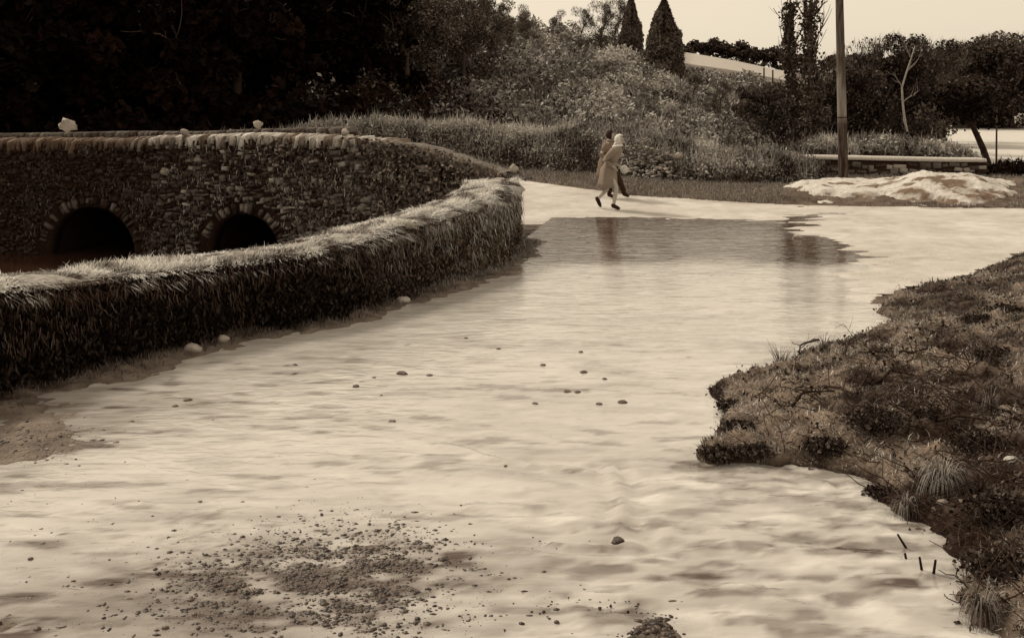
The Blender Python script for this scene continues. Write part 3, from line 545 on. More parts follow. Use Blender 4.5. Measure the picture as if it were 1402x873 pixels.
# ---------------------------------------------------------------- trees
def branches(b, rs, p, d, L_, r, depth, spread=.6, tips=None, n=5, tone=.4, upb=.15):
    pts = [p]; q = p.copy(); dd = d/np.linalg.norm(d); k = 4 if depth > 0 else 3
    for i in range(k): dd = dd+rs.normal(0, .13, 3)+np.array([0, 0, upb*.3]); dd /= np.linalg.norm(dd); q = q+dd*L_/k; pts.append(q.copy())
    tube(b, pts, np.linspace(r, r*.5, k+1), max(n, 3), tone, cap=False)
    if tips is not None: tips += [(x, dd) for x in pts[1:]] if depth <= 1 else []
    if depth == 0: return
    for i in range(rs.randint(3, 5)):
        a_ = pts[rs.randint(1, k+1)]; nd = dd+rs.normal(0, spread, 3); nd[2] += upb; branches(b, rs, np.array(a_), nd, L_*rs.uniform(.55, .8), r*.45, depth-1, spread, tips, n-1, tone, upb)
def make_tree(kind, seed, label, cat='tree', H=8., R=3., n_=9000, lsize=.2, tone0=.35, leafmat='leaf', trunk='bark', low=.15, group=None, twigs=0, pale=0.):
    rs = np.random.RandomState(seed); root = empty(kind, (0, 0, 0), label, cat, group)
    b = B(); tips = []; k = 6; ht = H*(.5 if kind != 'conifer' else .95); tp = [np.array([0, 0, -.3])]
    for i in range(k): tp.append(tp[-1]+np.array([rs.normal(0, .05)*H*.15, rs.normal(0, .05)*H*.15, (ht+.3)/k]))
    tube(b, tp, np.linspace(H*.028, H*.012, k+1), 8, .5)
    if kind != 'conifer':
        for i in range(7):
            a_ = rs.uniform(0, 6.28); branches(b, rs, tp[rs.randint(2, k+1)].copy(), np.array([math.cos(a_), math.sin(a_), rs.uniform(.6, 1.5)]), H*.26, H*.011, 2, .55, tips)
    b.build('trunk', trunk, root)
    b = B()
    if kind == 'conifer':
        z = H*(.04+.96*rs.uniform(0, 1, n_)**1.25); u_ = z/H; prof = R*np.clip(np.sin(np.clip((1-u_)*1.25, 0, 1)*math.pi/2), 0, 1)**.95
        a_ = rs.uniform(0, 6.283, n_); cl = fbm(a_*2.2, z*1.1, seed); rr = prof*(.5+.8*cl)*np.sqrt(rs.uniform(.45, 1.1, n_))
        pt = np.c_[rr*np.cos(a_), rr*np.sin(a_), z]; tn = np.clip(tone0+(cl-.5)*.8+rs.normal(0, .12, n_), 0, 1); leaves(b, pt, lsize, tn, rs, up=1.0, elong=2.4)
    else:
        nc = 46; c = unit(nc, rs)*rs.uniform(.25, 1, (nc, 1))**.5; c = c*[R, R, H*(1-low)/2]+[0, 0, H*(1+low)/2]; c[:, :2] *= (1-.35*ss(.6, 1, c[:, 2]/H))[:, None]
        if tips and len(tips) > 10:
            t_ = np.array([tips[i][0] for i in rs.randint(0, len(tips), nc//2)]); c[:nc//2] = t_
        cr = rs.uniform(.16, .34, nc)*R; ct = rs.normal(0, .13, nc); w_ = rs.randint(0, nc, n_); d = unit(n_, rs)*rs.uniform(.2, 1, (n_, 1))**.45
        pt = c[w_]+d*cr[w_][:, None]*[1, 1, .8]; tn = np.clip(tone0+ct[w_]+.12*d[:, 2]*0+rs.normal(0, .13, n_)+(rs.rand(n_) < pale)*.6, 0, 1)  # extra pale flecks stand in for leaf glints
        if twigs < 1: m_ = int(n_*(1-twigs)); leaves(b, pt[:m_], lsize, tn[:m_], rs)
        if twigs > 0:
            m_ = int(n_*twigs); q_ = pt[-m_:]; dr = q_-[0, 0, H*.35]; dr /= np.linalg.norm(dr, axis=1, keepdims=True); dr = dr+rs.normal(0, .35, (m_, 3)); ln = rs.uniform(.5, 1.3, m_)*lsize*3.5
            pp = q_-dr*ln[:, None]*.5; blades(b, pp, np.maximum(dr[:, 2], .1)*ln, dr*[1, 1, 0]*ln[:, None], lsize*.2, np.clip(tn[-m_:]-.1, 0, 1), rs)
    b.build('crown', leafmat, root)
    return root
def ground_z(x, y): return float(far_h(np.array([x]), np.array([float(y)]))[0])
def place(src, px_, D, H_top_px=None, first=False, label=None, group=None, srcH=8., rz=None, sxy=1.):
    x = QX(px_, D); g_ = ground_z(x, D)-.1; sc = 1. if H_top_px is None else (ZY(H_top_px, D)-g_)/srcH
    rz = random.uniform(0, 6.28) if rz is None else rz
    if first:
        src.location = (x, D, g_); src.scale = (sc*sxy, sc*sxy, sc); src.rotation_euler = (0, 0, rz)
        if label: src['label'] = label
        return src
    return copy_thing(src, (x, D, g_), rz, (sc*sxy, sc*sxy, sc), label, group)
G1 = 'dark trees of the wood behind the bridge'
pro = [make_tree('woodland_tree', 100+k, 'x', H=12, R=4.6, n_=15000, lsize=.34, tone0=[.12, .2, .3][k], leafmat='dark_leaf', low=.02, group=G1) for k in range(3)]
pro2 = [make_tree('woodland_tree', 120+k, 'x', H=11, R=4.2, n_=15000, lsize=.17, tone0=[.22, .5][k], leafmat='leaf', low=.02, twigs=.45, group=G1, pale=.1) for k in range(2)]  # paler second tone stands in for glare towards the centre, flecks for glints
ords = 'first second third fourth fifth sixth seventh eighth ninth tenth eleventh twelfth'.split()
row1 = [(-160, 37), (-50, 39), (50, 38), (150, 40), (245, 38.5), (330, 41), (415, 44), (500, 48)]
for i, (x, D) in enumerate(row1):
    place(pro[i % 3], x, D, -90-20*(i % 3), first=i < 3, srcH=12, group=G1, label='%s from the left of the large black crowned trees close behind the bridge' % ords[i])
row2 = [(-60, 52), (90, 54), (220, 56), (320, 55), (420, 60)]
for i, (x, D) in enumerate(row2):
    place(pro[(i+1) % 3], x, D, -130, srcH=12, group=G1, label='%s from the left among the back row trees of the dark wood' % ords[i])
G2 = 'leafless brown trees on the wooded slope'
row3 = [(470, 60, -35), (545, 58, -25), (610, 64, -22), (665, 70, -5), (560, 84, -50), (640, 88, -25), (715, 84, 14), (765, 88, 22)]
for i, (x, D, t_) in enumerate(row3):
    place(pro2[int(x > 650)], x, D, t_, first=(x in (470, 665)), srcH=11, group=G2, label='brown twiggy tree on the wooded slope, %s in order from the bridge end' % ords[i])
for o_ in pro2: o_['group'] = G2
for x, D, t_, lb in [(560, 47, -40, 'dark brown leafless tree at the edge between the black wood and the paler slope'), (632, 53, 2, 'second dark brown leafless tree out from the black wood edge, over the hedge')]:
    place(pro2[0], x, D, t_, srcH=11, group=G2, label=lb)
# conifers
c1 = make_tree('conifer', 201, 'tall dark pointed conifer standing alone against the sky above the slope', 'conifer', H=9, R=2.25, n_=18000, lsize=.16, tone0=.3, group='pointed conifers on the skyline')
place(c1, 909, 82, -3, first=True, srcH=9)
place(c1, 864, 90, -8, srcH=9, label='narrower pointed conifer just left of the lone skyline conifer, top among bare trees', rz=2, sxy=.72)
bare = make_tree('bare_tree', 210, 'thin bare tree with wispy twigs left of the two conifers', H=9, R=2.4, n_=3800, lsize=.14, tone0=.35, twigs=.85, low=.3, group='thin bare skyline trees')
place(bare, 822, 88, -6, first=True, srcH=9); place(bare, 795, 92, 4, srcH=9, label='thin bare skyline tree farthest left of the conifers, partly over the wood')
for i, (x, D, t_) in enumerate([(600, 62, 30), (640, 70, 18), (690, 66, 40), (728, 74, 22), (762, 64, 62), (800, 70, 45), (838, 62, 78), (948, 60, 96), (985, 54, 104), (1150, 48, 60), (1255, 50, 48), (1290, 60, 52), (1190, 46, 36)]):
    place(bare, x, D, t_, srcH=9, label='wispy leafless tree in the scrub below the skyline, %s of them from the left' % (ords+['thirteenth'])[sorted([600, 640, 690, 728, 762, 800, 838, 948, 985, 1150, 1190, 1255, 1290]).index(x)], group='wispy leafless trees in the scrub', sxy=1.1)
place(bare, 842, 94, -12, srcH=9, label='tall thin bare skyline tree right against the narrower conifer', rz=1)
# ivy clad bare trees by the pole
def ivy_tree(px_, D, top, lean, label, seed, ivytop, rad=.12):
    rs = np.random.RandomState(seed); x = QX(px_, D); root = empty('ivy_clad_tree', (x, D, 0), label, 'tree', 'ivy clad bare trees left of the pole'); b = B(); tips = []
    H_ = ZY(top, D); pts = [np.array([lean*t_+.08*math.sin(t_*7), 0, -.2+H_*t_]) for t_ in np.linspace(0, 1, 9)]; tube(b, pts, np.linspace(rad, rad*.35, 9), 8, .5)
    for i in range(26):
        j = rs.randint(3, 9); a_ = rs.uniform(0, 6.28); branches(b, rs, pts[j].copy(), np.array([math.cos(a_)*.8, math.sin(a_)*.8, rs.uniform(.9, 1.6)]), 1.0, rad*.22, 1, .35, tips, 4, .4, .4)
    b.build('trunk', 'bark', root); b = B(); n_ = 3400; z = ZY(ivytop, D)*rs.uniform(0, 1.15, n_)**1.25; a_ = rs.uniform(0, 6.28, n_); cl = fbm(z*2.1, 3*np.sin(a_), seed); r_ = rad*.9+(.05+1.0*cl**2)*rs.uniform(0, 1, n_)*(1-.5*z/z.max())
    t_ = z/H_; pt = np.c_[lean*t_+.08*np.sin(t_*7)+r_*np.cos(a_), r_*np.sin(a_), z]; leaves(b, pt, .09, np.clip(.1+.3*rs.rand(n_), 0, 1), rs); b.build('ivy', 'leaf', root); return root
ivy_tree(1110, 38, -45, .05, 'taller ivy clad bare tree with forked upper branches, nearest the pole', 31, 38, .14)
ivy_tree(1086, 39, -30, -.12, 'slimmer ivy clad bare tree with thin upright stem, farther from the pole', 32, 40, .09)
# big bushy bare tree and neighbours on the right
G3 = 'dark thicket trees beyond the low wall'
t1 = make_tree('round_tree', 301, 'large rounded leafless tree with bristly crown right of the pole', H=7, R=2.9, n_=26000, lsize=.12, tone0=.14, twigs=.5, low=.0, group=G3)
place(t1, 1222, 46, 40, first=True, srcH=7, rz=.4)
t2 = make_tree('round_tree', 302, 'lower dark bushy tree between the pole and the big rounded tree', H=5, R=2.6, n_=20000, lsize=.12, tone0=.16, twigs=.5, low=.0, group=G3)
place(t2, 1172, 44, 84, first=True, srcH=5)
for px_, D, tp_, lb in [(1275, 56, 62, 'dark bushy tree just right of the big rounded tree'), (1318, 80, 66, 'dark tree at left end of the wood beyond the flooded field'), (1352, 82, 56, 'middle dark tree of the wood beyond the flooded field'), (1385, 80, 52, 'tallest dark tree of the wood beyond the flooded field'), (1425, 84, 50, 'dark tree cut by the right edge beyond the flooded field'), (1300, 90, 70, 'dark tree farthest back behind the flooded field wood'), (1335, 88, 62, 'dark tree in the gap behind the flooded field wood')]:
    place(t2, px_, D, tp_, srcH=5, label=lb, group=G3, sxy=1.25 if D > 70 else 1)
for px_, D, tp_, lb in [(1128, 44, 112, 'shrubby dark tree behind the pole, left side'), (1060, 46, 118, 'mottled shrub tree at the foot of the ivy clad stems'), (1090, 42, 128, 'rounded mottled bush beneath the ivy clad trees'), (1025, 50, 122, 'mottled bush on the slope left of the ivy clad trees')]:
    place(t2, px_, D, tp_, srcH=5, label=lb, group='mottled bushes left of the pole')
# pale bent stem
D = 43.; b = B(); pts = [np.array([QX(x, D), D, ZY(y, D)]) for x, y in [(1222, 178), (1219, 165), (1216, 140), (1215, 120), (1221, 100), (1227, 82), (1232, 66)]]; x0 = pts[0]*[1, 1, 0]
tube(b, np.array(pts)-x0+[0, -1.6, 0]*1, np.linspace(.05, .02, 7), 6, .8)
st = empty('bent_sapling', tuple(x0), 'pale bent bare stem in front of the big rounded tree', 'tree'); b.build('stem', 'pale_bark', st)
b = B(); 
for k in (2, 3, 4, 5): branches(b, np.random.RandomState(k), np.array(pts[k])-x0+[0, -1.6, 0], np.array([(-1)**k*.6, 0, .8]), .7, .02, 1, .4, None, 4, .6)
b.build('branch', 'pale_bark', st)
# leaning trunk and thin post at the right
D = 36.; pts = [np.array([QX(x, D), D, ZY(y, D)]) for x, y in [(1353, 226), (1346, 204), (1338, 186), (1331, 172), (1322, 158)]]; x0 = pts[0]*[1, 1, 0]
lt = empty('leaning_tree', tuple(x0), 'short dark trunk leaning left at the end of the low wall', 'tree'); b = B(); tube(b, np.array(pts)-x0, np.linspace(.13, .07, 5), 8, .1)
for k in range(8): branches(b, np.random.RandomState(70+k), np.array(pts[-1-k % 2])-x0, np.array([random.uniform(-1, .8), 0.2, .7]), .8, .04, 2, .5, None, 5, .1)
b.build('trunk', 'bark', lt); b = B(); n_ = 1500; leaves(b, np.array(pts[-1])-x0+RS.normal(0, 1, (n_, 3))*[.55, .4, .28]+[-.1, 0, .35], .09, RS.uniform(0, .35, n_)); b.build('crown', 'dark_leaf', lt)
D = 36.5; b = B(); x0 = np.array([QX(1364, D), D, 0]); tube(b, [(0, 0, -.1), (.01, 0, 1.2), (.03, 0, 2.2)], [.035, .03, .02], 6, .3); st = empty('thin_stake', tuple(x0), 'thin upright stake standing right of the leaning trunk', 'stake'); b.build('shaft', 'bark', st)
hedge('bramble_clump', [hp(x, D, y) for x, D, y in [(1340, 33, 236), (1360, 32.6, 228), (1390, 32.4, 226), (1440, 32.2, 224)]], 1.3, 9000, 'black bramble clump at the right hand end of the low wall', .02, .07, 16, mat='dark_leaf')
# scrub on the slope: one uncountable thicket
b = B(); rs = np.random.RandomState(77); nb = 900; PXs = np.concatenate([rs.uniform(420, 1180, nb)]); Ds = rs.uniform(37, 96, nb)**1.0
m = ~((PXs > 1120) & (Ds > 60)); PXs, Ds = PXs[m], Ds[m]
for px_, D in zip(PXs, Ds):
    x = QX(px_, D); g_ = ground_z(x, D); R_ = rs.uniform(.5, 1.25)*(1+.010*(D-40)); Hh = R_*rs.uniform(.7, 1.5)*float(np.interp(px_, [420, 780, 950, 1180], [1.7, 1.25, .7, .9]))
    k = int(320+200*R_); d = unit(k, rs)*rs.uniform(.4, 1, (k, 1))**.5; d[:, 2] = np.abs(d[:, 2]); pt = np.array([x, D, g_-.05])+d*[R_, R_, Hh]+rs.normal(0, .08, (k, 3))
    base = .06+.42*ss(500, 860, px_)-.22*ss(960, 1120, px_)+rs.normal(0, .17)+.5*(fbm(x*.2, D*.2, 8)-.5); tn = np.clip(base+rs.normal(0, .13, k)+(rs.rand(k) < .05)*.5, 0, 1)  # left darkness, centre glare and glint flecks are put into leaf tone
    leaves(b, pt, .05+.0013*D, tn, rs, elong=2.2)
n_ = 7000; PXs = rs.uniform(430, 1160, n_); Ds = rs.uniform(38, 92, n_); xx = QX(PXs, Ds); gz_ = far_h(xx, Ds); cl = fbm(xx*.35, Ds*.35, 18); kk = cl > .42; k = int(kk.sum())
blades(b, np.c_[xx, Ds, gz_][kk], rs.uniform(.6, 2.2, k)*(.3+cl[kk]), rs.normal(0, .6, (k, 3))*[1, 1, 0], .045, np.clip(rs.beta(1, 2.6, k)*ss(440, 800, PXs[kk]), 0, 1), rs)
b.build('scrub', 'scrub_leaf'); tag(bpy.data.objects['scrub'], 'mottled brown scrub covering the slope under the conifers', 'scrub', kind='stuff')
b = B()
for i in range(260):
    px_, D = rs.uniform(-160, 520), rs.uniform(34.5, 50); x = QX(px_, D); g_ = ground_z(x, D); R_ = rs.uniform(.7, 1.6); k = 240
    d = unit(k, rs)*rs.uniform(.3, 1, (k, 1))**.5; d[:, 2] = np.abs(d[:, 2]); leaves(b, np.array([x, D, g_-.05])+d*[R_, R_, R_*rs.uniform(1, 1.9)], .2, np.clip(rs.beta(1, 4, k), 0, 1), rs)
b.build('undergrowth', 'dark_leaf'); tag(bpy.data.objects['undergrowth'], 'black undergrowth beneath the dark wood behind the bridge', 'undergrowth', kind='stuff')
# distant hedgerow trees on the skyline
far = make_tree('hedgerow_tree', 400, 'x', H=5, R=3.0, n_=1500, lsize=.45, tone0=.12, low=0, group='distant hedgerow trees on the skyline')
lst = [(950, 330, 56), (962, 335, 60), (975, 330, 54), (988, 332, 58), (1000, 330, 62), (1016, 334, 58), (1030, 330, 66), (1046, 332, 68), (1062, 330, 66), (1080, 330, 72), (1098, 330, 76), (1135, 330, 78), (1165, 330, 76), (940, 320, 64), (1200, 330, 72)]
for i, (x, D, t_) in enumerate(sorted(lst)):
    lab = 'tiny dark rounded tree on the far skyline, %s from the conifer side' % (ords+['thirteenth', 'fourteenth', 'fifteenth'])[i]
    place(far, x, D, t_, first=i == 0, srcH=5, label=lab, group='distant hedgerow trees on the skyline', sxy=1.1)
for x, y in [(1046, 103), (1058, 106)]:
    D = 120.; b = B(); x0 = np.array([QX(x, D), D, ZY(y+6, D)]); tube(b, [(0, 0, -.6), (0, 0, 1.3)], .09, 6, .2); st = empty('fence_post', tuple(x0), 'small dark post against the far pale field, ' + ('left' if x < 1050 else 'right') + ' one of the pair', 'post', 'posts before the pale field'); b.build('shaft', 'bark', st)

# ---------------------------------------------------------------- grass, litter and gravel
def hz(x, y): return height(x, y)[0]
b = B(); n_ = 230000; D = RS.uniform(4.2, 21, n_)**1; D = 4.2+(21-4.2)*RS.uniform(0, 1, n_)**1.5; x = RS.uniform(1.0, 10.5, n_); m = x < .53*D+.8; x, D = x[m], D[m]
h, dw, dv, db, *_ = height(x, D); pt_ = fbm(x*1.8, D*1.8, 77); cl = fbm(x*4, D*4, 50); m = (db > .02) & (h > .0) & (cl+.35*pt_ > .47+RS.normal(0, .08, len(x))); x, D, h, pt_, cl, db = x[m], D[m], h[m], pt_[m], cl[m], db[m]; k = len(x)
hh = RS.uniform(.015, .05, k)*(.5+1.1*cl)*(1+.8*(RS.rand(k) < .05)); ln = np.c_[RS.normal(-.01, .03, k), RS.normal(-.01, .03, k), RS.uniform(-.02, 0, k)]
blades(b, np.c_[x, D, h-.005], hh, ln, .005+.0006*D, np.clip(.13+1.1*RS.beta(1.6, 2, k)*ss(.34, .56, pt_)-.2*ss(.3, 0, db)+.1*RS.rand(k), 0, 1)); b.build('bank_grass', 'blade'); tag(bpy.data.objects['bank_grass'], 'short matted winter grass on the right hand bank', 'grass', kind='stuff')
b = B(); n_ = 60000; D = 4.2+14*RS.uniform(0, 1, n_)**1.4; x = RS.uniform(1, 9, n_); m = x < .53*D+.8; x, D = x[m], D[m]; h, dw, dv, db, *_ = height(x, D); cl = fbm(x*3.1, D*3.1, 150); m = (db > -.02) & (cl+.25*(RS.rand(len(cl))-.5) > .54); x, D, h = x[m], D[m], h[m]; k = len(x)
leaves(b, np.c_[x, D, h+RS.uniform(.0, .06, k)], RS.choice([.01, .016, .028], k), np.clip(RS.beta(1, 5, k), 0, 1)); b.build('leaf_litter', 'leaf'); tag(bpy.data.objects['leaf_litter'], 'dark dead leaves and bramble scraps strewn over the right hand bank', 'leaf litter', kind='stuff')
# verge grass, margins by the near wall
b = B(); n_ = 60000; x = RS.uniform(-1, 15, n_); D = RS.uniform(25, 35, n_); h, dw, dv, db, *_ = height(x, D); spx_ = x/D*F+CX; m = (dv > -.05) & (x > -.5) & ~((spx_ > 1072) & (spx_ < 1400) & (D > 25.6) & (D < 31.0) & (RS.rand(n_) > .04)); x, D, h = x[m], D[m], h[m]; k = len(x)
blades(b, np.c_[x, D, h-.01], RS.uniform(.03, .12, k), RS.normal(0, .03, (k, 3))*[1, 1, 0], .02, np.clip(.15+.5*RS.beta(2, 2, k), 0, 1))
n_ = 30000; sc = L*RS.uniform(0, 1, n_); p = NWp.at(sc); nn = NWp.nor(sc, 1); dd = RS.exponential(.16, n_)+.03; x = p[:, 0]+nn[:, 0]*dd; D = p[:, 1]+nn[:, 1]*dd; h = hz(x, D); m = h > .012; x, D, h, sc = x[m], D[m], h[m], sc[m]; k = len(x); g = ss(L-9, L-2, sc)
blades(b, np.c_[x, D, h-.01], RS.uniform(.02, .09, k), RS.normal(0, .03, (k, 3))*[1, 1, 0], .01, np.clip(RS.beta(1.6, 3, k)*(.3+.7*g), 0, 1))  # wall-foot blades follow the painted darkening to the left
b.build('verge_grass', 'blade'); tag(bpy.data.objects['verge_grass'], 'thin grass fringing the road verge and the foot of the walls', 'grass', kind='stuff')
# gravel
b = B(); v1, f1 = ICO[1]
def scatter(n, cx, cy, sx, sy, rmin, rmax, dark):
    for i in range(n):
        px_, py_ = RS.normal(cx, sx), RS.normal(cy, sy)
        if py_ < 560 or py_ > 935: continue
        if RS.rand() > .22+.78*float(ss(.38, .54, fbm(np.array([px_/38+py_/30]), np.array([py_/13-px_/60]), 88))[0]): continue
        x, D = P(px_, py_); h = float(hz(np.array([x]), np.array([D]))[0]); r = rmin+(rmax-rmin)*RS.rand()**4
        if h < -.035: h = -.035
        sc_ = RS.uniform(.5, 1.2, 3)*[1.2, 1, .7]*r; vv = v1*(1+RS.uniform(-.25, .25, (len(v1), 1)))*sc_; b.add(vv+[x, D, max(h, -r*.2)+r*RS.uniform(-.25, .1)], f1, float(np.clip(RS.beta(1, 3.5)*dark, 0, 1)))
scatter(12500, 430, 803, 115, 36, .003, .022, .6); scatter(1800, 510, 748, 70, 24, .005, .022, 1); scatter(260, 890, 862, 26, 15, .008, .035, .8); scatter(60, 775, 830, 40, 12, .006, .018, .6)
scatter(650, 20, 600, 60, 20, .006, .022, 1.2); scatter(70, 90, 700, 60, 28, .007, .018, .5); scatter(160, 330, 720, 150, 50, .004, .012, .6); scatter(500, 250, 850, 170, 30, .006, .025, 1); scatter(300, 200, 520, 110, 22, .005, .018, 2.4)
b.build('gravel', 'gravel_mat'); tag(bpy.data.objects['gravel'], 'dark gravel washed into bars breaking the shallow flood water', 'gravel', kind='stuff')
# individual stones in the flood
ST = [(550, 512, 10, 'low flat dark stone left of centre in the flood, left one of a close pair', 0), (588, 514, 6, 'small brown stone just right of the low flat dark stone', 0), (487, 529, 7, 'rounded greenish dark stone below and left of the low flat stone', 0), (512, 517, 4, 'tiny stone between the rounded stone and the low flat stone', 0), (522, 541, 3, 'tiny dot of stone below the low flat stone', 0), (537, 577, 7, 'sharp dark stone with a hooked twig, alone on smooth water', 0),
 (795, 482, 5, 'small sliver of dark stone topmost in the midstream cluster', 0), (800, 510, 8, 'dark pointed stone near the top of the midstream cluster', 0), (777, 536, 8, 'darkest stone of the midstream cluster, left of a touching pair', 0), (791, 537, 6, 'smaller right hand stone of the touching midstream pair', 0), (733, 553, 7, 'brown stone lowest left in the midstream cluster', 0), (820, 553, 6, 'greyish stone below the touching midstream pair', 0), (853, 551, 9, 'long brown stone lowest right in the midstream cluster', 0), (743, 500, 6, 'flat grey stone left of the pointed midstream stone', 0), (828, 519, 5, 'little stone just right of the pointed midstream stone', 0),
 (638, 463, 5, 'small grey stone highest in the shallows left of centre', 0), (683, 478, 5, 'small mossy stone in the pale shallows above mid picture', 0), (403, 500, 6, 'thin dark stone near the left wall shallows', 0), (257, 548, 8, 'dark rounded stone in shallows below the pale rivulet', 0), (240, 556, 6, 'brown stone touching water left of the dark rounded stone', 0), (180, 577, 5, 'small brown stone nearest the left gravel bar', 0),
 (845, 739, 11, 'black stone at the broken water in the near foreground', 0), (274, 687, 5, 'small black pebble standing alone left foreground, upper one', 0), (258, 771, 6, 'reddish black pebble at the edge of the big gravel bar', 0), (692, 637, 3, 'tiny black pebble on the ripple line', 0),
 (552, 414, 11, 'flat white stone lying at the foot of the near wall', 1), (304, 470, 11, 'white jagged stone at the wall foot beside the pale rivulet', 1), (266, 484, 15, 'pale stone standing in for a rivulet at the wall foot left of the jagged white stone', 1), (1092, 326, 8, 'small white block sitting in the dark reflection near the pole', 1), (1378, 562, 11, 'small white slab lying on the grassy bank near the right edge', 1), (1290, 716, 9, 'pale lump of stone low on the bank by the tussock', 1), (885, 612, 8, 'x', 0), (1385, 646, 10, 'pale flat stone half hidden in the dark bank edge grass', 1)]
for i, (px_, py_, w_, lb, pale) in enumerate(ST):
    if lb == 'x': continue
    x, D = P(px_, py_)
    h = float(hz(np.array([x]), np.array([D]))[0])
    if px_ > 1280 and py_ > 500:
        for _ in range(8): D = (CH-h)*F/(py_-HY); x = QX(px_, D); h = float(hz(np.array([x]), np.array([D]))[0])
    r = w_*D/F*(1 if pale else .85); b = B(); rock(b, (0, 0, 0), (r, r*.8, r*.55), i+5, 2, RS.uniform(.2, .8), .35, RS.uniform(-.4, .4)); o_ = b.build('stone', 'stone_pale' if pale else 'stone_dark'); o_.location = (x, D, max(h, 0)+r*(.12 if pale else -.08))
    tag(o_, lb, 'stone', 'pale stones' if pale else 'dark stones in the flood')
# pale stones on the walls
for px_, py_, D, w_, lb in [(92, 171, 30.6, 13, 'broad pale stone sitting on the far parapet at the dark left end'), (353, 171, 29.8, 7, 'round pale stone perched on the far parapet mid bridge'), (253, 181, 25.9, 6, 'small pale lump on top of the near parapet coping'), (472, 181, 24.4, 6, 'pale upright stone standing on the bridge coping near the hedge'), (703, 232, 20.7, 8, 'pale rounded capstone on the corner where the two walls meet'), (225, 235, 26.1, 7, 'large pale round stone set in the bridge face between the arches'), (928, 214, 29.9, 6, 'small pale upright stone in the hedge bank right of the walkers'), (561, 308, 14.9, 7, 'small white stone on the grassy top of the near wall')]:
    r = w_*D/F; b = B(); rock(b, (0, 0, 0), (r, r*.7, r*.8), int(px_)+3, 2, .45, .9); o_ = b.build('stone', 'stone_pale'); o_.location = (QX(px_, D), D, ZY(py_, D)); tag(o_, lb, 'stone', 'pale stones')

# ---------------------------------------------------------------- twigs, branches, tussocks on the bank
def bank_pt(px_, py_):
    h = 0.
    for _ in range(12): D = (CH-h)*F/(py_-HY); x = QX(px_, D); h = .5*h+.5*max(float(hz(np.array([x]), np.array([D]))[0]), 0)
    return np.array([x, D, h])
BRN = [([(1155, 490), (1163, 475), (1178, 461)], 'thin forked twig sticking up at the water side of the bank'), ([(1172, 487), (1200, 490), (1213, 488)], 'short level twig above the tangle'), ([(1232, 486), (1250, 492), (1290, 482), (1302, 473)], 'bent dark branch arching across the upper bank'), ([(1293, 480), (1310, 487)], 'short stub right of the arching branch'), ([(1125, 533), (1150, 540), (1165, 552)], 'dark twig slanting down towards the black hollow'), ([(1175, 540), (1188, 528), (1192, 514)], 'upright dark twig in the middle of the tangle'), ([(1190, 535), (1215, 520), (1255, 518)], 'long straight twig in the middle tangle'), ([(1085, 560), (1100, 548), (1140, 540)], 'pale curved twig low on the left of the bank'), ([(1240, 600), (1248, 580), (1256, 565)], 'thin stem leaning over the black hollow'), ([(1285, 578), (1330, 584), (1380, 590)], 'long twig lying level below the white slab'), ([(1345, 520), (1355, 495), (1362, 480)], 'upright dead stem near the right edge'), ([(1300, 515), (1318, 527), (1330, 500)], 'crooked twig beside the dead stem'), ([(1120, 470), (1100, 480), (1090, 500)], 'fine twig drooping towards the water'), ([(1330, 650), (1345, 680), (1350, 720)], 'dark stem hanging down beside the tussock'), ([(1210, 690), (1225, 700), (1250, 704)], 'twig fringing the bank edge below the black sods')]
for i, (pp, lb) in enumerate(BRN):
    w3 = np.array([bank_pt(x, y) for x, y in pp]); k = len(w3); w3[:, 2] += .03+.05*np.sin(np.linspace(0, math.pi, k)); t_ = np.linspace(0, 1, 8); q_ = np.stack([np.interp(t_, np.linspace(0, 1, k), w3[:, j]) for j in range(3)], 1); q_ += RS.normal(0, .008, q_.shape); o3 = q_[0].copy(); b = B(); tube(b, q_-o3, np.linspace(.014, .005, 8), 6, .15)
    rs = np.random.RandomState(i)
    for j in (2, 4, 5, 6): 
        d = rs.normal(0, 1, 3); d[2] = abs(d[2])*.5; branches(b, rs, q_[j]-o3, d, rs.uniform(.08, .25), .005, 1, .5, None, 4, .15, 0)
    o_ = b.build('fallen_twig', 'twig'); o_.location = o3; tag(o_, lb, 'twig', 'dead twigs on the bank')
# tangle of fine dead stems
b = B(); rs = np.random.RandomState(9)
for i in range(700):
    px_, py_ = rs.normal(1235, 110), rs.normal(550, 62)
    if rs.rand() < .3: px_, py_ = rs.uniform(1280, 1420), rs.uniform(560, 860)
    p = bank_pt(px_, py_); 
    if float(height(p[:1], p[1:2])[3][0]) < .05: continue
    a_ = rs.uniform(0, 3.14); d = np.array([math.cos(a_), math.sin(a_)*.7, rs.uniform(-.1, .6)]); k = rs.uniform(.08, .4); q_ = p+[0, 0, .02]+d*np.linspace(0, k, 5)[:, None]+rs.normal(0, .012, (5, 3)); tube(b, q_, np.linspace(.005, .002, 5), 4, rs.uniform(0, .5), cap=False)
b.build('bramble_stems', 'twig'); tag(bpy.data.objects['bramble_stems'], 'tangle of thin dead bramble stems across the middle of the bank', 'brambles', kind='stuff')
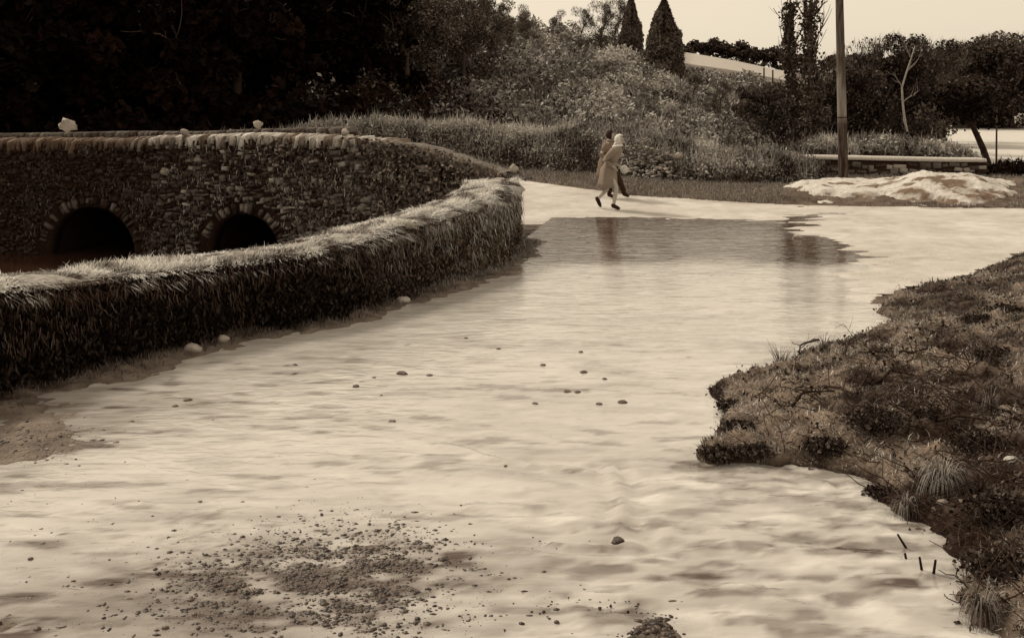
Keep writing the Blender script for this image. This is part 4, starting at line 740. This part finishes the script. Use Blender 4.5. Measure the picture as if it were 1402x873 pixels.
# dark sods; black ones also put the shade of hollows into colour
for i, (px_, py_, w_, lb) in enumerate([(1200, 580, 34, 'large black leafy sod in the middle of the bank'), (1278, 570, 18, 'squarish dark sod right of the large black one'), (1380, 430, 26, 'dark sod near the top right corner of the bank'), (1340, 440, 20, 'dark low sod left of the topmost sod'), (1000, 556, 14, 'dark sod at the water edge, upper of the two on the point'), (1010, 585, 16, 'dark sod overhanging the water below the point'), (985, 622, 22, 'dark sod forming the tip of the bank'), (1035, 618, 20, 'dark sod second along the lower bank edge'), (1130, 612, 22, 'dark sod third along the lower bank edge'), (1210, 678, 20, 'dark sod jutting over broken water'), (1365, 490, 26, 'dark leafy sod near the right edge halfway up'), (1345, 610, 30, 'dark leafy sod right of the tussock top'), (1375, 700, 40, 'big black sod at right edge by the tussock'), (1370, 780, 40, 'big black sod at right edge, lowest one'), (1290, 660, 30, 'black clump standing for the shaded hollow under the pale tussock')]):
    p = bank_pt(px_, py_); r = w_*p[1]/F; b = B(); rs = np.random.RandomState(i+300); n_ = 1800; d = unit(n_, rs)*rs.uniform(.3, 1, (n_, 1)); pt = d*[r*1.25, r*.9, r*.32]+rs.normal(0, r*.2, (n_, 3))*[1, 1, .3]; cl = fbm(d[:, 0]*2, d[:, 2]*2+d[:, 1], i); leaves(b, pt+rs.normal(0, r*.1, (n_, 3)), .021, np.clip(rs.beta(1, 5, n_)*.7+.1*(cl-.5), 0, 1), rs)
    rock(b, (0, 0, -r*.1), (r*.8, r*.6, r*.3), i, 2, .03, .6); o_ = b.build('sod', 'leaf'); o_.location = p+[0, 0, r*.1]; tag(o_, lb, 'sod', 'dark sods on the bank')
def tussock(px_, py_, r, lb, n_=350, tone=.6, hgt=.2, droop=.16):
    p = bank_pt(px_, py_); b = B(); rs = np.random.RandomState(int(px_)); a_ = rs.uniform(0, 6.28, n_); d = rs.uniform(0, r*.4, n_); k = rs.uniform(.5, 1.3, n_)
    P0 = np.c_[np.cos(a_)*d, np.sin(a_)*d, np.zeros(n_)]; o1 = np.c_[np.cos(a_), np.sin(a_)]; V = []; N_ = 6; wd = .003; bend = rs.uniform(.5, 1.6, n_); a_ = a_+rs.normal(0, .2, n_)
    for j in range(N_):
        t_ = j/(N_-1); c = P0+np.c_[o1*(k*r*t_*.9)[:, None], k*hgt*math.sin(t_*2.2)*1.1/bend**.5-droop*t_*t_*k*bend]; sd = np.c_[-o1[:, 1], o1[:, 0], 0*a_]*(wd*(1-t_*.8)); V += [c-sd, c+sd]
    V = np.stack(V, 1).reshape(-1, 3); i = np.arange(n_)[:, None]*2*N_; f = np.concatenate([i+[2*j, 2*j+1, 2*j+3, 2*j+2] for j in range(N_-1)]); b.add(V, f, np.repeat(np.clip(rs.beta(2, 2, n_)*tone*1.6-.1, 0, 1), 2*N_))
    o_ = b.build('grass_tussock', 'blade'); o_.location = p+[0, 0, .03]; tag(o_, lb, 'tussock', 'grass tussocks')
tussock(1290, 668, .15, 'large tussock of long pale blades drooping over a black hollow', 420, .55, .13)
tussock(1345, 850, .11, 'grass tussock hanging over water at lower right corner', 240, .35, .12)
tussock(1068, 500, .16, 'small spiky tussock on the water edge where the bank narrows', 60, .25, .12, 0)
tussock(1128, 483, .14, 'small ragged tussock farther up the water edge', 60, .3, .1, .02)
tussock(1240, 700, .1, 'low tussock at the bank edge beside the broken water', 160, .4, .08)
tussock(1355, 560, .1, 'matted tussock above the dark sod near the right edge', 200, .35, .1)
for i, (x0, y0, x1, y1, lb) in enumerate([(1247, 749, 1229, 731, 'longest of the dark sticks poking from the water by the bank'), (1243, 766, 1239, 757, 'shortest dark stick poking from the water'), (1264, 780, 1259, 762, 'middle dark stick leaning left at the bank edge'), (1276, 788, 1281, 766, 'dark stick leaning right beside the middle stick'), (1316, 828, 1316, 814, 'upright dark stick lowest down by the bank'), (1322, 778, 1316, 763, 'dark stick rising from bank grass')]):
    p = bank_pt(x0, y0); D = p[1]; q_ = np.array([QX(x1, D), D, ZY(y1, D)]); b = B(); tube(b, [(p*0)-[0, 0, .05], q_-p], [.009, .007], 6, .05); o_ = b.build('stick', 'twig'); o_.location = p; tag(o_, lb, 'stick', 'sticks standing at the bank edge')
# ---------------------------------------------------------------- people
def skin_mesh(name, verts, edges, rad, mat, parent, sub_=2, root=0):
    me = bpy.data.meshes.new(name+'_cage'); me.from_pydata(verts, edges, []); o = bpy.data.objects.new(name+'_cage', me); COL.objects.link(o)
    o.modifiers.new('s', 'SKIN'); bpy.context.view_layer.update()
    for i, r in enumerate(rad): me.skin_vertices[0].data[i].radius = (r, r) if np.isscalar(r) else r; me.skin_vertices[0].data[i].use_root = (i == root)
    m = o.modifiers.new('d', 'SUBSURF'); m.levels = m.render_levels = sub_
    dg = bpy.context.evaluated_depsgraph_get(); dg.update(); nm = bpy.data.meshes.new_from_object(o.evaluated_get(dg)); bpy.data.objects.remove(o)
    nm.name = name; nm.materials.clear(); nm.materials.append(MATS[mat]); at = nm.attributes.get('tone') or nm.attributes.new('tone', 'FLOAT', 'POINT'); at.data.foreach_set('value', np.full(len(nm.vertices), .5, np.float32))
    for p in nm.polygons: p.use_smooth = True
    q = bpy.data.objects.new(name, nm); COL.objects.link(q); q.parent = parent; return q
def person(loc, rz, sc, label, coat, scarf, lean, stride, armL, armR, trousers=False):
    root = empty('person', loc, label, 'person', 'two walkers', rz); root.scale = (sc,)*3
    V = []; E = []; R_ = []
    def v(p, r, par=None):
        V.append(tuple(p)); R_.append(r)
        if par is not None: E.append((par, len(V)-1))
        return len(V)-1
    lx = lean; pel = v((0, 0, .93), .13); wa = v((lx*.3, 0, 1.1), .11, pel); ch = v((lx*.75, 0, 1.32), (.15, .115), wa); nk = v((lx, 0, 1.44), .06, ch); hb = v((lx+.035, 0, 1.51), .062, nk); hm = v((lx+.06, 0, 1.585), (.083, .09), hb); ht = v((lx+.055, 0, 1.655), .072, hm); v((lx+.155, 0, 1.575), .014, hm)
    for sgn, (kx, kz, ax, az, tx, tz) in zip((-1, 1), stride):
        hp_ = v((.0, sgn*.09, .88), .09, pel); kn = v((kx, sgn*.09, kz), .055, hp_); cf = v(((kx*.6+ax*.4), sgn*.09, kz*.6+az*.4), .056, kn); an = v((ax, sgn*.09, az), .036, cf); v((tx, sgn*.09, tz), .03, an)
    hands = []
    for sgn, (ex, ey, ez, hx, hy, hz_) in zip((-1, 1), (armR, armL)):
        sh = v((lx*.85, sgn*.17, 1.37), .06, ch); el = v((ex, ey, ez), .045, sh); wr = v((hx, hy, hz_), .028, el); d = Vector((hx-ex, hy-ey, hz_-ez)).normalized(); pm = v(Vector((hx, hy, hz_))+d*.06, (.034, .018), wr); hands.append((Vector((hx, hy, hz_)), d))
    skin_mesh('body', V, E, R_, 'skin', root)
    for k, (h0, d) in enumerate(hands):     # five fingers each, half curled
        HV, HE, HR = [tuple(h0+d*.03)], [], [.02]; sd = Vector((0, 0, 1)).cross(d).normalized(); dn = Vector((0, 0, -1))
        HV.append(tuple(h0+d*.085)); HE.append((0, 1)); HR.append((.03, .014))
        for fi in range(4):
            b0 = h0+d*.085+sd*((fi-1.5)*.018); l_ = (.062, .075, .07, .054)[fi]; i0 = len(HV); HV += [tuple(b0+d*.012), tuple(b0+d*l_*.6+dn*.012), tuple(b0+d*l_*.8+dn*.04)]; HE += [(1, i0), (i0, i0+1), (i0+1, i0+2)]; HR += [.009, .008, .006]
        i0 = len(HV); tb = h0+d*.04-sd*.03; HV += [tuple(tb), tuple(tb-sd*.02+d*.03), tuple(tb-sd*.012+d*.055)]; HE += [(0, i0), (i0, i0+1), (i0+1, i0+2)]; HR += [.011, .009, .007]
        skin_mesh('hand', HV, HE, HR, 'skin', root, 1)
    # coat: swept folds
    b = B(); n_ = 36; a_ = np.arange(n_)*2*math.pi/n_; rows = [(.50, -.03, .23, .23), (.62, -.02, .215, .22), (.78, 0, .195, .21), (.93, .0, .18, .20), (1.06, lx*.25, .145, .175), (1.1, lx*.3, .142, .17), (1.2, lx*.5, .155, .19), (1.32, lx*.75, .16, .215), (1.39, lx*.88, .135, .2), (1.44, lx*.98, .085, .12), (1.475, lx*1.05, .075, .085)]; V2 = []
    for z, cx_, rx, ry in rows:
        fold = 1+.07*np.sin(a_*7+z*3)*ss(1.05, .55, z)+.02*np.sin(a_*3+z*20); V2.append(np.c_[cx_+rx*fold*np.cos(a_), ry*fold*np.sin(a_), z+.012*np.sin(a_*5)*(z < .55)])
    V2 = np.concatenate(V2); f = [[i*n_+j, i*n_+(j+1) % n_, (i+1)*n_+(j+1) % n_, (i+1)*n_+j] for i in range(len(rows)-1) for j in range(n_)]; b.add(V2, np.array(f), .5); o_ = b.build('coat', coat, root, smooth=True); sm = o_.modifiers.new('thickness', 'SOLIDIFY'); sm.thickness = .012
    b = B(); tube(b, [(lx*.3+.142*math.cos(t_)*1.03, .17*math.sin(t_)*1.03, 1.1) for t_ in np.linspace(0, 6.28, 25)], .014, 6, .2); b.build('belt', coat, root)
    b = B(); tube(b, [(lx*1.0+.1*math.cos(t_), .1*math.sin(t_), 1.455+.015*math.cos(t_)) for t_ in np.linspace(0, 6.28, 21)], .026, 8, .9); b.build('collar', 'pale_cloth' if scarf else coat, root, smooth=True)
    for sgn, (ex, ey, ez, hx, hy, hz_) in zip((-1, 1), (armR, armL)):
        b = B(); s0 = np.array([lx*.85, sgn*.15, 1.385]); s1 = np.array([ex, ey, ez]); s2_ = np.array([hx, hy, hz_]); s2_ = s1+(s2_-s1)*.95; tube(b, [s0, s0*.7+s1*.3, s0*.3+s1*.7, s1, s1*.6+s2_*.4, s2_], [.078, .082, .07, .066, .058, .05], 12, .5); b.build('sleeve', coat, root, smooth=True)
    # headscarf or hair
    v3, f3 = ICO[3]; q = v3*[.118, .105, .125]; keep = ~((v3[:, 0] > .45) & (v3[:, 2] < .55)); kf = keep[f3].all(1); b = B(); b.add(q+[lx+.045, 0, 1.605], f3[kf], .7)
    if scarf: tube(b, [(lx+.09, .06, 1.53), (lx+.09, 0, 1.5), (lx+.09, -.06, 1.53)], .02, 6, .6); tube(b, [(lx-.02, 0, 1.53), (lx-.06, 0, 1.48), (lx-.09, 0, 1.42)], [.05, .04, .015], 6, .6)
    o_ = b.build('headscarf' if scarf else 'hair', 'pale_cloth' if scarf else 'hair', root, smooth=True); sm = o_.modifiers.new('thickness', 'SOLIDIFY'); sm.thickness = .01
    b = B(); 
    for sy in (-.032, .032): b = B(); rock(b, (lx+.137, sy, 1.597), (.009, .014, .008), 1, 1, .2, 0); b.build('eye', 'hair', root)
    b = B(); rock(b, (lx+.135, 0, 1.535), (.008, .024, .006), 2, 1, .6, 0); b.build('mouth', 'hair', root)
    for sgn, (kx, kz, ax, az, tx, tz) in zip((-1, 1), stride):
        b = B(); A0 = np.array([ax, sgn*.09, az]); T0 = np.array([tx, sgn*.09, tz]); dd = (T0-A0); up_ = np.array([0, 0, 1.]); tube(b, [A0-dd*.35+[0, 0, -.02], A0-dd*.15, A0+dd*.35, A0+dd*.8, T0+dd*.15], [.035, .05, .046, .042, .02], 10, .3); tube(b, [A0+[0, 0, .05], A0], [.045, .05], 10, .3); b.build('shoe', 'dark_cloth', root, smooth=True)
        if trousers: b = B(); tube(b, [(0, sgn*.09, .85), (kx, sgn*.09, kz), (ax, sgn*.09, az+.05)], [.11, .078, .065], 12, .5); b.build('trouser_leg', 'dark_cloth', root, smooth=True)
    return root
x, D = P(833, 289); gz = float(hz(np.array([x]), np.array([D]))[0])
A1 = person((x, D, max(gz, 0)+.0), math.radians(-14), 1.0, 'walker in long pale belted coat and white headscarf striding across the dry road', 'coat_wool', True, .21, [(.2, .5, .13, .09, .26, .035), (-.04, .46, -.27, .22, -.2, .06)], (-.02, .25, 1.12, .16, .14, 1.03), (-.06, -.26, 1.12, .12, -.2, 1.0))
x, D = P(829, 277); gz = float(hz(np.array([x]), np.array([D]))[0])
A2 = person((x, D, max(gz, 0)+.0), math.radians(-10), .97, 'dark haired walker in grey coat and dark trousers half hidden behind the other', 'coat_grey', False, .08, [(.16, .5, .1, .09, .23, .035), (.32, .52, .46, .1, .58, .05)], (.1, .28, 1.14, .34, .16, 1.12), (-.1, -.26, 1.12, .1, -.22, .98), True)
b = B(); xb, Db = P(855, 276); v3, f3 = ICO[2]; b.add(v3*[.11, .05, .13]*(1-.25*(v3[:, 2:3] > .3)), f3, .1); tube(b, [(-.09, 0, .1), (-.05, 0, .24), (.05, 0, .24), (.09, 0, .1)], .01, 6, .3)
bag = b.build('shopping_bag', 'pale_cloth', smooth=True); bag.location = (QX(855, 26.8), 26.8, ZY(231, 26.8)); tag(bag, 'small pale bag carried in front of the walkers', 'bag')
# pale rivulet beside the wall has one pale stone standing in for it
# ---------------------------------------------------------------- air
def haze(dens):
    bm = bmesh.new(); bmesh.ops.create_cube(bm, size=1); me = bpy.data.meshes.new('haze'); bm.to_mesh(me); bm.free(); o = bpy.data.objects.new('haze', me); COL.objects.link(o)
    o.scale = (5200, 3700, 60); o.location = (0, 850, 60/2-3.3); m = bpy.data.materials.new('haze'); m.use_nodes = True; t = m.node_tree; t.nodes.remove(t.nodes['Principled BSDF']); v = t.nodes.new('ShaderNodeVolumePrincipled'); v.inputs['Density'].default_value = dens; v.inputs['Color'].default_value = (1, .9, .74, 1); v.inputs['Anisotropy'].default_value = .2
    t.links.new(v.outputs[0], t.nodes['Material Output'].inputs['Volume']); me.materials.append(m); tag(o, 'thin pale air haze over the valley', 'haze', kind='stuff')
USE_HAZE = 0.0
if USE_HAZE: haze(USE_HAZE)
S.cycles.max_bounces = 6
